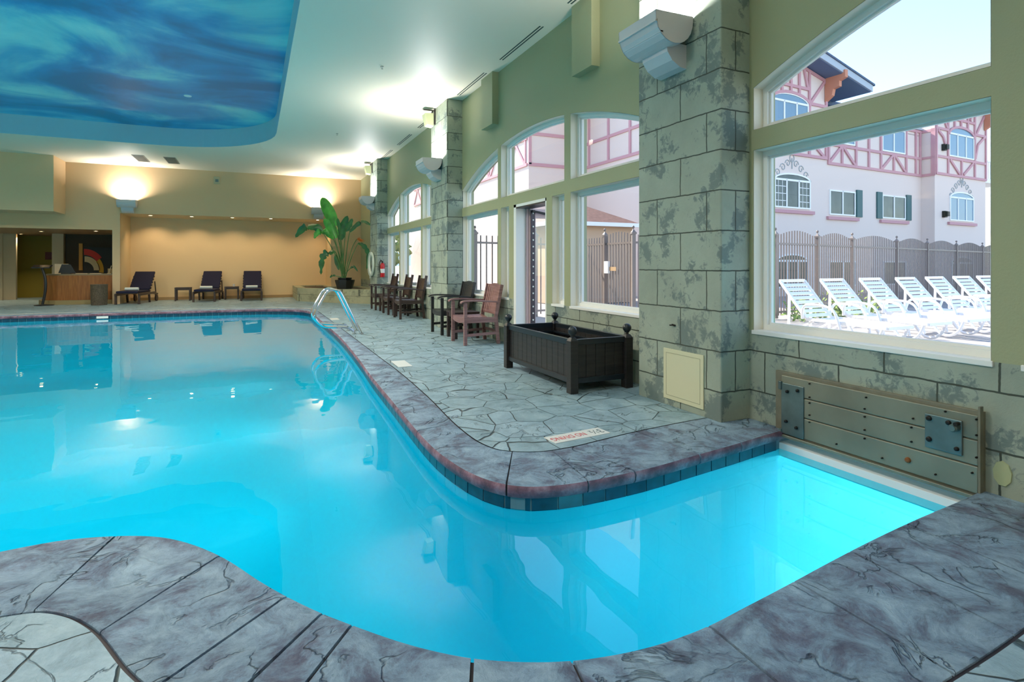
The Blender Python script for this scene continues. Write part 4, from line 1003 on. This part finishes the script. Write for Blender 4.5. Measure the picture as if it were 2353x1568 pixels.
b = MB(); b.lathe([(0,0), (.20,0), (.215,.3), (.215,.60), (.19,.60), (.18,.1), (0,.1)], n=24); obj('basket', b, M['wicker'], t)
b = MB(); b.lathe([(.195,.60), (.22,.60), (.22,.625), (.195,.625)], n=24); obj('rim', b, M['wicker'], t)
b = MB(); b.box(-.17, .17, -.012, .012, 0, .32); b.xf(Matrix.Rotation(-.25, 4, 'X')); o = obj('paper_sign', b, M['lobby_white']); o.location = (-5.45,21.9,.93); o.rotation_euler.z = .3; tag(o, 'white leaning sheet at the left end of the reception desk', 'sign')
t = thing('desk_monitor', 'black monitor seen from behind on the reception desk', 'monitor', (-5.28,21.68,.93))
b = MB(); b.add([(-.2,0,.03), (.24,0,.03), (.1,.02,.30), (-.12,.02,.30), (-.2,.04,.03), (.24,.04,.03), (.1,.05,.30), (-.12,.05,.30)], [(0,1,2,3), (7,6,5,4), (0,4,5,1), (1,5,6,2), (2,6,7,3), (3,7,4,0)]); obj('screen_back', b, M['black_paint'], t)
b = MB(); b.box(-.12, .12, -.06, .1, 0, .03); obj('foot', b, M['black_paint'], t)
for i, (x, y, l) in enumerate(((-4.86,21.62,'flat stack of papers beside the monitor on the reception desk'), (-4.5,21.6,'flat stack of papers right of the middle of the reception desk'))):
    b = MB(); b.box(-.15, .15, -.1, .1, 0, .02); o = obj('paper_stack', b, M['lobby_white']); o.location = (x, y, .93); tag(o, l, 'papers')
b = MB(); b.box(-.06, .06, -.04, .04, 0, .02); b.beam((-.02,0,.02), (.05,0,.26), .02, .02); o = obj('pen_holder', b, M['lobby_white']); o.location = (-4.15,21.6,.93); tag(o, 'thin upright pen on a small base at the right end of the desk', 'pen stand')

# ------------------------------------------------------------------ outdoors
mb = MB(); GX = XO
mb.plate([(GX,-40),(60,-40),(60,90),(-40,90),(-40,28),(GX,28)], [[(GX+.02,1.63),(OPX+.03,1.63),(OPX+.03,3.0),(GX+.02,3.0)]], fZ, -.02, -.02)
tr_ = struct('terrace_ground', mb, M['concrete'], fix=False)
mb = MB(); mb.plate([(-400,90),(400,90),(400,700),(-400,700)], [], fZ, -.1, -.1); o = struct('far_ground', mb, P('pale_ground', (226,222,206), .9)); 
b = MB(); pts = []
for k in range(41):
    x = -300+k*18; pts.append((x, 19+9*math.sin(k*.37)+5*math.sin(k*.9+1)))
vs = [(x, 600, -5) for x, z in pts]+[(x, 640, z) for x, z in pts]+[(x, 690, -5) for x, z in pts]; n = len(pts)
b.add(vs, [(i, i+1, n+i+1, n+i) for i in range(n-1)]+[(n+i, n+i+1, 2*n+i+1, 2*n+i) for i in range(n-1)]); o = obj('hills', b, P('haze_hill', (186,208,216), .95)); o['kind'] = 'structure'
# trees seen through the far window
def tree(name, loc, h, r, label, seed):
    rnd = random.Random(seed); t = thing(name, label, 'tree', loc, 0, 'trees beyond the far window')
    b = MB(); b.tube([(0,0,0), (.1,0,h*.35), (-.05,.1,h*.6)], [.2,.15,.08], 8); obj('trunk', b, M['bark'], t)
    b = MB()
    for k in range(420):
        a = rnd.uniform(0, 2*PI); q = rnd.random()**.6*r; z = h*.28+rnd.random()*(h*.72); rr = q*math.sin(PI*min(.98, max(.1, (z-h*.2)/(h*.85))))
        c = Vector((rr*math.cos(a), rr*math.sin(a), z)); s = rnd.uniform(.18,.42)
        u = Vector((rnd.gauss(0,1), rnd.gauss(0,1), rnd.gauss(0,1))).normalized(); v = u.orthogonal().normalized()
        b.add([c-u*s-v*s*.5, c+u*s-v*s*.5, c+u*s*.7+v*s*.6, c-u*s*.7+v*s*.6], [(0,1,2,3)])
    obj('foliage', b, M['tree'], t, fix=False)
tree('tree', (8.0,40,0), 3.8, 2.4, 'round green tree seen through the middle pane of the far window', 1)
tree('tree', (4.2,46,0), 3.2, 2.0, 'low green tree seen through the left pane of the far window', 2)
tree('tree', (8.6,58,0), 3.6, 2.6, 'green tree at the right edge of the far window view', 4)

# fence
def fence_panel(a, b_, label, wave=.12, h=1.86, post=True, step=.115, tall=2.02):
    A = Vector((a[0], a[1], 0)); B = Vector((b_[0], b_[1], 0)); d = B-A; L = d.length; ang = math.atan2(d.y, d.x)
    t = thing('fence_panel', label, 'fence', A, ang, 'steel picket fence panels')
    p = MB(); n = int(L/step)
    for k in range(1, n+1):
        x = k*L/(n+1); z = h+wave*math.sin(PI*x/L); p.box(x-.011, x+.011, -.011, .011, .06, z)
    obj('pickets', p, M['fence'], t)
    for z in (h-.16, .14):
        q = MB(); q.box(.045, L-.06, -.02, .02, z-.022, z+.022); obj('rail', q, M['fence'], t)
    if post:
        q = MB(); q.box(-.04, .04, -.04, .04, 0, tall-.1); q.box(-.055, .055, -.055, .055, tall-.14, tall-.10); q.add([(-.045,-.045,tall-.1), (.045,-.045,tall-.1), (.045,.045,tall-.1), (-.045,.045,tall-.1), (0,0,tall-.02)], [(0,1,4), (1,2,4), (2,3,4), (3,0,4)])
        ps = obj('post', q, M['fence'], t); q = MB(); q.lathe([(.03*math.sin(PI*k/8), tall+.01-.035*math.cos(PI*k/8)) for k in range(9)], n=10); obj('ball_cap', q, M['fence'], ps)
    return t
posts = [(10.75,9.05), (12.55,9.35), (14.4,9.72), (17.1,10.2), (19.6,10.75), (22.3,11.3), (25.2,11.9), (28.4,12.5)]
lb = ['leftmost behind the first white lounger', 'behind the second and third white loungers', 'behind the fourth white lounger', 'in front of the bare wall corner', 'behind the rightmost white loungers', 'at the right edge of the near window', 'farthest right panel']
for i, (a, b_) in enumerate(zip(posts[:-1], posts[1:])): fence_panel(a, b_, 'steel picket fence panel %s' % lb[i], .16)
fence_panel((7.45,9.9), (10.75,9.05), 'steel picket fence panel hidden behind the near stone pillar', .1)
fence_panel((4.35,11.35), (6.0,11.7), 'steel picket fence panel in the left pane beside the doorway', .0, step=.165)
fence_panel((6.0,11.7), (7.45,12.0), 'steel picket fence panel seen through the open doorway', .0, step=.165)
fence_panel((7.45,12.0), (7.45,10.98), 'steel picket fence panel left of the gate post', .0)
t = fence_panel((7.45,10.98), (7.45,9.9), 'steel picket gate seen in the right pane of the door window', .1); t['category'] = 'gate'; t.name = 'picket_gate'
b = MB(); b.box(.06, .22, -.07, -.01, 1.02, 1.30); o = plab(obj('lock_box', b, M['owhite'], t), 'white lock box')
b = MB(); b.box(.24, .50, -.045, -.035, 1.08, 1.17); obj('gate_sign', b, P('tan_sign', (206,170,130), .6), t)
b = MB(); b.box(.0, .05, -.05, .05, .0, 1.9); obj('gate_stile', b, M['fence'], t)

# white loungers (head at +Y, foot at -Y)
def white_lounger(label, loc, rz):
    t = thing('sun_lounger', label, 'sun lounger', loc, rz, 'white plastic sun loungers on the terrace'); m = M['plastic']; w = .30
    b = MB(); a = math.radians(50)
    for sx in (-1, 1): b.beam((sx*w,0,.34), (sx*w,.50,.34+.596), .04, .05, up=(0,-1,1))
    for k in range(8):
        u = .05+k*.091; y = u*math.cos(a)*1.0; z = .34+u*math.sin(a)*1.0; b.beam((-w,y,z), (w,y,z), .066, .014, up=(0,-math.sin(a),math.cos(a)))
    b.beam((-w,.505,.94), (w,.505,.94), .05, .05); obj('backrest', b, m, t, bevel=.006)
    b = MB()
    for sx in (-1, 1): b.beam((sx*w,0,.33), (sx*w,-1.30,.30), .045, .05)
    for k in range(11): b.box(-w, w, -.10-k*.115, -.02-k*.115, .315-.0025*k, .33-.0025*k)
    b.box(-w, w, -1.32, -1.27, .275, .325); obj('seat', b, m, t, bevel=.005)
    for sx in (-1, 1):
        b = MB(); b.tube(smooth_path([(sx*(w+.03),.05,.33), (sx*(w+.06),-.0,.52), (sx*(w+.06),-.12,.57), (sx*(w+.06),-.42,.55), (sx*(w+.05),-.56,.42), (sx*(w+.03),-.66,.02)], 5), .022, 8); obj('armrest', b, m, t, smooth=True)
        b = MB(); b.tube(smooth_path([(sx*w,-.72,.30), (sx*w,-.86,.08), (sx*w,-1.02,.03), (sx*w,-1.16,.12), (sx*w,-1.24,.29)], 5), .024, 8); obj('foot_leg', b, m, t, smooth=True)
        b = MB(); b.beam((sx*(w-.03),.34,.74), (sx*(w-.03),.36,.02), .03, .04, up=(1,0,0)); b.beam((sx*(w-.03),.36,.03), (sx*(w-.03),-.1,.3), .03, .03, up=(1,0,0)); obj('back_support', b, m, t)
    return t
LW = white_lounger('white slatted plastic lounger outside, nearest and leftmost in the near window', (8.55,6.35,0), .0)
o_ = [((9.72,6.45), 'second white slatted lounger from the left in the near window'), ((10.9,6.5), 'third white slatted lounger from the left in the near window'), ((12.1,6.55), 'middle white slatted lounger, fourth of the row of seven'), ((13.35,6.68), 'white slatted lounger third from the right of the row'), ((14.5,6.75), 'white slatted lounger second from the right of the row'), ((15.55,6.8), 'rightmost white slatted lounger in the near window')]
for (x, y), l in o_: dup(LW, (x, y, 0), 0, l)

# hotel
P1 = (19.093,15.547); ANG = .0561
t = thing('hotel_building', 'pale hotel wing with red half-timbering, arched windows and slate roof', 'building', (P1[0], P1[1], 0), ANG)
yF = 0.0
def part(name, mb, mat, par=None): return obj(name, mb, mat, par or t)
b = MB(); b.box(-5.0, 9.82, 0, 6, -.02, 7.35); b.prism([(-5.0,7.35), (2.55,7.35), (2.55,8.83), (.2,9.4), (-2.2,8.83), (-5.0,8.0)], lambda x, z, y: (x, y, z), 0, 6)
b.box(2.55, 9.82, 1.6, 6, 7.35, 8.3); part('facade_wall', b, M['stucco'])
b = MB(); b.box(9.75, 14.6, -.58, 6, -.02, 9.2); part('end_wall', b, M['stucco'])
b = MB(); fyv = lambda x, z, y: (x, y, z)
b.prism([(.2,9.42), (4.35,8.44), (4.35,8.66), (.2,9.66), (-4.2,8.62), (-4.2,8.4)], fyv, -.75, 7); rf = part('gable_roof', b, M['soffit'])
b = MB(); b.prism([(.2,9.45), (4.4,8.46), (4.4,8.72), (.2,9.74), (-4.25,8.68), (-4.25,8.43)], fyv, -.80, -.75); obj('barge_board', b, M['fascia'], rf)
b = MB(); b.prism([(.2,9.74), (4.5,8.70), (4.5,8.78), (.2,9.82), (-4.3,8.76), (-4.3,8.68)], fyv, -.84, 7); obj('shingles', b, M['roof'], rf)
b = MB(); b.prism([(2.6,8.24), (9.9,6.6), (9.9,8.9), (2.6,8.9)], fyv, 1.0, 1.6) if False else b.box(2.6, 9.85, .9, 6, 8.3, 8.5); part('rear_roof', b, M['roof'])
b = MB(); b.box(2.6, 9.85, -.10, 1.6, 7.58, 7.66); part('parapet_cap', b, M['fascia'])
b = MB(); b.box(2.58, 9.80, 0, .06, 7.3, 7.58); part('parapet', b, M['stucco'])
def beams(lst, y=-.03, w=.115, par=None, name='timber_frame', mat='timber'):
    q = MB()
    for i, (a, c) in enumerate(lst):
        y -= .0016 if i % 2 else -.0009; q.beam((a[0], y, a[1]), (c[0], y, c[1]), .06, w, up=((c[1]-a[1]), 0, -(c[0]-a[0])))
    return part(name, q, M[mat])
def arcb(cx, cz, rx, rz_, a0, a1, k=10): 
    p = [(cx+rx*math.cos(math.radians(a0+(a1-a0)*i/k)), cz+rz_*math.sin(math.radians(a0+(a1-a0)*i/k))) for i in range(k+1)]; return list(zip(p[:-1], p[1:]))
gl_ = []
for s in (1, -1):
    X = lambda x: .2+s*(x-.2)
    gl_ += [((X(.73),8.0), (X(.73),9.2)), ((X(1.36),5.6), (X(1.36),9.1)), ((X(2.46),5.6), (X(2.46),8.85)), ((.2,8.31), (X(1.36),8.31)), ((X(1.36),7.75), (X(2.46),7.75)),
            ((X(2.40),8.83), (X(1.40),7.75)), ((.2,9.33), (X(2.5),8.79)), ((X(1.36),6.27), (X(2.46),6.27)), ((X(2.46),7.0), (X(1.5),6.3)), ((X(1.36),6.3), (X(2.4),5.6)), ((X(1.02),9.1),(X(1.25),8.35))]
gl_ += arcb(.22,7.62,1.18,.42,0,180)+[((.2,8.05), (.2,9.3)), ((-5.0,5.62), (2.5,5.62)), ((-5.0,6.27), (-2.1,6.27)), ((-.95,7.7), (-.95,6.2)), ((-3.6,5.6),(-3.6,8.3)), ((-4.95,5.6),(-4.95,8.1)), ((-5.0,7.5),(-2.2,7.5))]
beams(gl_)
beams([((2.57,5.44), (9.82,5.44)), ((2.57,6.24), (9.82,6.24)), ((2.57,7.51), (9.82,7.51)), ((2.62,5.4), (2.62,7.55)), ((3.54,5.44), (3.54,6.24)), ((4.53,5.44), (4.53,7.5)), ((5.48,5.44), (5.48,7.5)), ((6.40,5.44), (6.40,7.5)), ((7.42,5.44), (7.42,6.24)), ((8.44,5.44), (8.44,7.5)),
       ((9.26,5.44), (9.26,7.5)), ((9.62,5.44), (9.62,7.5)), ((3.48,6.2), (2.69,5.5)), ((3.62,6.2), (4.45,5.5)), ((7.34,6.2), (6.45,5.5)), ((7.5,6.2), (8.35,5.5))], -.03)
yS = -.61
beams([((9.82,5.5), (14.62,5.5)), ((9.82,6.31), (14.62,6.31)), ((9.85,5.5), (9.85,9.1)), ((10.90,5.5), (10.90,9.1)), ((12.16,5.5), (12.16,6.31)), ((13.45,5.5), (13.45,9.1)), ((14.58,5.5), (14.58,9.1)), ((11.05,6.25), (11.95,5.6)), ((13.3,6.25), (12.35,5.6)),
       ((9.82,7.62), (10.9,7.62)), ((10.9,8.22), (13.45,8.22)), ((13.45,7.68), (14.55,7.68)), ((13.6,7.72), (14.4,8.7)), ((14.45,7.66), (13.75,7.2)), ((13.75,7.2), (13.5,6.5)), ((9.95,7.55), (10.45,7.25)), ((10.45,7.25), (10.75,6.7)), ((9.95,8.9), (10.8,7.7)), ((11.5,7.75), (11.5,8.25)), ((12.1,7.9), (12.1,9.0)), ((12.75,7.8), (12.75,9.0)), ((11.4,8.9), (11.3,8.3)), ((13.2,8.9), (13.0,8.3))]+arcb(12.17,7.45,1.22,.42,0,180), yS)
q = MB()
for y in (-.60, 0.02): q.box(9.71, 9.75, y-.02, y+.16, 5.4, 7.6)
q.box(9.71, 9.75, -.6, .1, 5.38, 5.5); q.box(9.71, 9.75, -.6, .1, 6.2, 6.3); q.box(9.71,9.75,-.6,.1,7.45,7.57); part('timber_frame', q, M['timber'])
b = MB(); b.prism([(9.6,9.2), (12.2,9.75), (15.3,8.95), (15.3,9.1), (12.2,9.95), (9.4,9.3)], fyv, -1.2, 6); rf2 = part('end_roof', b, M['soffit'])
def bracket(x, y, z):
    q = MB(); q.prism([(0,0), (0,.95), (-.85,1.1), (-.85,.8), (-.6,.72), (-.6,.5), (-.35,.45), (-.3,.2)], lambda a, c, t_: (x+t_, y+a, z+c), -.09, .09); part('eave_bracket', q, M['bracket'])
bracket(2.46, -.02, 7.95); bracket(-2.06, -.02, 7.95); bracket(14.5, -.6, 8.0)
def win(x0, x1, z0, z1, y, arch=0, div=(.33,.67), dark=False, sill=True, grid=False, name='window', shut=()):
    W_ = x1-x0; zt = z1-arch; q = MB(); outer = [(x0,z0), (x1,z0), (x1,zt)]
    if arch: outer += [(x0+W_/2+W_/2*math.cos(math.radians(a)), zt+arch*math.sin(math.radians(a))) for a in range(15, 180, 15)]
    outer.append((x0,zt))
    inn = inset(outer, .06)
    q.plate(outer, [inn], fyv, y-.05, y+.0)
    if arch: q.box(x0+.05, x1-.05, y-.05, y, zt-.06, zt+.02)
    for dv in div: xx = x0+W_*dv; q.box(xx-.035, xx+.035, y-.05, y, z0+.05, zt)
    if grid:
        for xa, xb in ((x0, x0+W_*div[0]), (x0+W_*div[-1], x1)):
            for k in range(1, 4): zz = z0+(zt-z0)*k/4; q.box(xa, xb, y-.03, y, zz-.012, zz+.012)
            for k in range(1, 3): xx = xa+(xb-xa)*k/3; q.box(xx-.01, xx+.01, y-.03, y, z0, zt)
    f_ = part(name, q, M['owhite']); g_ = MB(); g_.plate(inset(outer, .04), [], fyv, y-.022, y-.02); obj('pane', g_, M['owin2'] if dark else M['owin'], f_)
    if sill: s_ = MB(); s_.box(x0-.17, x1+.2, y-.10, y, z0-.2, z0-.07); part('window_ledge', s_, M['timber'])
    for xa in shut: s_ = MB(); s_.box(xa, xa+.4, y-.06, y-.0, z0-.02, z1+.1); part('shutter', s_, M['shutter'])
    return f_
win(-.93, 1.30, 6.35, 8.0, 0, .33, sill=False)
win(-.78, 1.42, 3.45, 4.84, 0, .26, dark=True, grid=True)
win(2.68, 4.47, 3.3, 4.35, 0, 0, (.5,), True, shut=(4.56,)); win(6.49, 8.37, 3.3, 4.36, 0, 0, (.5,), True, shut=(6.08, 8.44))
win(2.75, 4.45, 6.33, 7.4, 0, 0, (.5,), sill=False); win(6.49, 8.35, 6.32, 7.4, 0, 0, (.5,), sill=False)
win(10.98, 13.36, 6.40, 7.88, -.58, .36, sill=False); win(11.06, 13.34, 3.33, 4.75, -.58, .28, dark=False)
win(-.65, 1.24, .3, 1.65, 0, .26, dark=True, sill=False); win(2.69, 4.51, .3, 1.38, 0, 0, (.5,), True, False); win(6.64, 8.41, .3, 1.38, 0, 0, (.5,), True, False); win(11.2, 13.3, .3, 1.62, -.58, .3, dark=True, sill=False)
def scroll(cx, cz, w_, y):
    q = MB()
    for s in (-1, 1):
        for (dx, dz, r) in ((.25,.40,.16), (.55,.22,.17), (.85,.0,.16), (1.05,-.25,.13)):
            q.tube([(cx+s*(dx*w_+ (r-.012*k)*math.cos(k*.7)), y, cz+dz*w_+(r-.012*k)*math.sin(k*.7)) for k in range(11)], .022, 5)
    q.tube([(cx+.13*math.cos(k*.5), y, cz+.62*w_+.16*math.sin(k*.5)) for k in range(14)], .025, 5); q.tube([(cx, y, cz+.2), (cx, y, cz+.62*w_)], .03, 5)
    part('painted_scroll', q, M['ornament'])
scroll(.3, 4.82, 1.0, -.005); scroll(12.2, 4.78, .95, -.585)
for x, z in ((10.5,3.6), (10.45,6.75)):
    q = MB(); q.box(x-.1, x+.1, -.72, -.58, z-.15, z+.15); q.box(x-.06, x+.14, -.80, -.72, z-.1, z+.12); part('wall_lantern', q, M['bolt'])
q = MB(); q.box(14.6, 17.2, .6, 6, -.02, 9); part('balcony_wall', q, M['stucco'])
q = MB()
for k in range(14): q.box(14.65+k*.17, 14.68+k*.17, -.5, -.47, 5.6, 6.5)
q.box(14.6, 17.1, -.52, -.45, 6.48, 6.55); q.box(14.6, 17.1, -.55, .6, 5.4, 5.6); part('balcony', q, M['owhite'])

# side wing: faces at right angles seen through the door window
HB = t; n0 = set(bpy.data.objects)
def part(name, mb, mat, par=None):
    o = obj(name, mb, mat); o.parent = HB; o.matrix_parent_inverse = (Matrix.Translation((P1[0], P1[1], 0)) @ Matrix.Rotation(ANG, 4, 'Z')).inverted(); return o
b = MB(); b.box(13.7, 14.1, 15.2, 22, -.02, 10); part('wing_wall', b, M['stucco'])
b = MB(); b.box(10.9, 13.8, 21.9, 42, -.02, 9.3); part('sunlit_wall', b, M['stucco'])
def xbeams(lst, x, w=.12):
    q = MB()
    for i, ((ya, za), (yb, zb)) in enumerate(lst):
        x -= .002 if i % 2 else -.0011; q.beam((x, ya, za), (x, yb, zb), .06, w, up=(0, zb-za, -(yb-ya)))
    return part('timber_band', q, M['timber'])
xbeams([((15.2,5.6), (21.9,5.6)), ((15.2,6.65), (21.9,6.65))]+[((y,5.6), (y,9.5)) for y in (15.6,17.0,18.4,19.9,21.4)]+[((15.5,7.9),(21.9,7.9))], 13.68)
q = MB()
for z in (5.6, 6.95, 8.7): q.box(10.9, 13.7, 21.85, 21.92, z-.07, z+.07)
for x in (10.95, 12.9, 13.6): q.box(x-.07, x+.07, 21.85, 21.92, 5.6, 9.2)
part('timber_band', q, M['timber'])
b_ = []
for k in range(9): y = 22.2+k*2.1; b_ += [((y,5.6), (y,9.0)), ((y,5.6), (y+1,6.7)), ((y+1,6.7), (y+2,5.6))]
xbeams(b_+[((22,5.6), (41,5.6)), ((22,6.75), (41,6.75)), ((22,8.6), (41,8.6))], 10.88)
b = MB(); b.prism([(10.2,8.9), (12.6,9.9), (14.6,8.9), (14.6,9.1), (12.6,10.15), (10.1,9.1)], fyv, 20.9, 42.5); part('wing_roof', b, M['soffit'])
b = MB(); b.box(12.0, 13.4, 20.9, 21.9, 8.2, 8.85); part('bay_soffit', b, M['bracket'])
def part(name, mb, mat, par=None): return obj(name, mb, mat, par or t)
# hut behind the gate
t = thing('pool_hut', 'low hut with brown tiled roof and white gutter behind the picket gate', 'hut', (9.85,16.2,0))
b = MB(); b.box(-1.5, 1.4, -1.2, 1.2, 0, 2.5); part('hut_wall', b, P('hut_wall', (206,176,150), .8))
b = MB(); b.add([(-1.7,-1.5,2.5), (1.65,-1.5,2.5), (1.65,1.5,2.5), (-1.7,1.5,2.5), (-.1,-.05,3.3), (.0,.05,3.3)], [(0,1,5,4), (1,2,5), (2,3,4,5), (3,0,4), (0,3,2,1)]); part('hip_roof', b, M['hutroof'])
b = MB(); b.box(-1.75, 1.7, -1.58, -1.5, 2.42, 2.54); b.box(-1.78, -1.7, -1.55, 1.55, 2.42, 2.54); part('gutter', b, M['owhite'])
b = MB(); b.box(1.45, 1.51, -1.55, -1.5, 0, 2.45); part('downpipe', b, M['owhite'])
# low curb outside the door
b = MB(); b.box(XO+.3, XO+1.1, 6.1, 12.2, -.02, .22); o = obj('planting_kerb', b, M['concrete']); tag(o, 'pale low kerb outside the open door', 'kerb', kind='structure')
random.seed(5); b = MB()
for k in range(700):
    x = random.uniform(10.5,14.5); y = 8.25+random.random()*.45+(x-10.5)*.18; z = abs(random.gauss(0,.22)); s = .05; u = Vector((random.gauss(0,1), random.gauss(0,1), random.gauss(0,1))).normalized(); v = u.orthogonal()
    b.add([Vector((x,y,z))-u*s, Vector((x,y,z))+v*s*.5, Vector((x,y,z))+u*s, Vector((x,y,z))-v*s*.5], [(0,1,2,3)])
o = obj('low_shrubs', b, M['tree'], fix=False); tag(o, 'low green shrubs along the foot of the terrace fence', 'plants', kind='stuff')

# ------------------------------------------------------------------ camera and view
cd = bpy.data.cameras.new('Camera'); cam = bpy.data.objects.new('Camera', cd); C.objects.link(cam); sc.camera = cam
cd.sensor_fit = 'HORIZONTAL'; cd.sensor_width = 36; cd.lens = 36*1290/2353; cd.shift_y = -(784-608.5)/2353; cd.clip_end = 2000; cd.clip_start = .05
cam.location = (0,0,1.22); cam.rotation_euler = (PI/2, 0, -math.atan(595/1290))
sc.view_settings.view_transform = 'Standard'; sc.view_settings.look = 'None'; sc.view_settings.gamma = 1; sc.view_settings.exposure = 0.12; sc.view_settings.use_curve_mapping = False
cy = sc.cycles; cy.use_denoising = True; cy.max_bounces = 10; cy.diffuse_bounces = 5; cy.glossy_bounces = 4; cy.transparent_max_bounces = 12; cy.sample_clamp_indirect = 4; cy.blur_glossy = .5
cy.caustics_reflective = False; cy.caustics_refractive = False
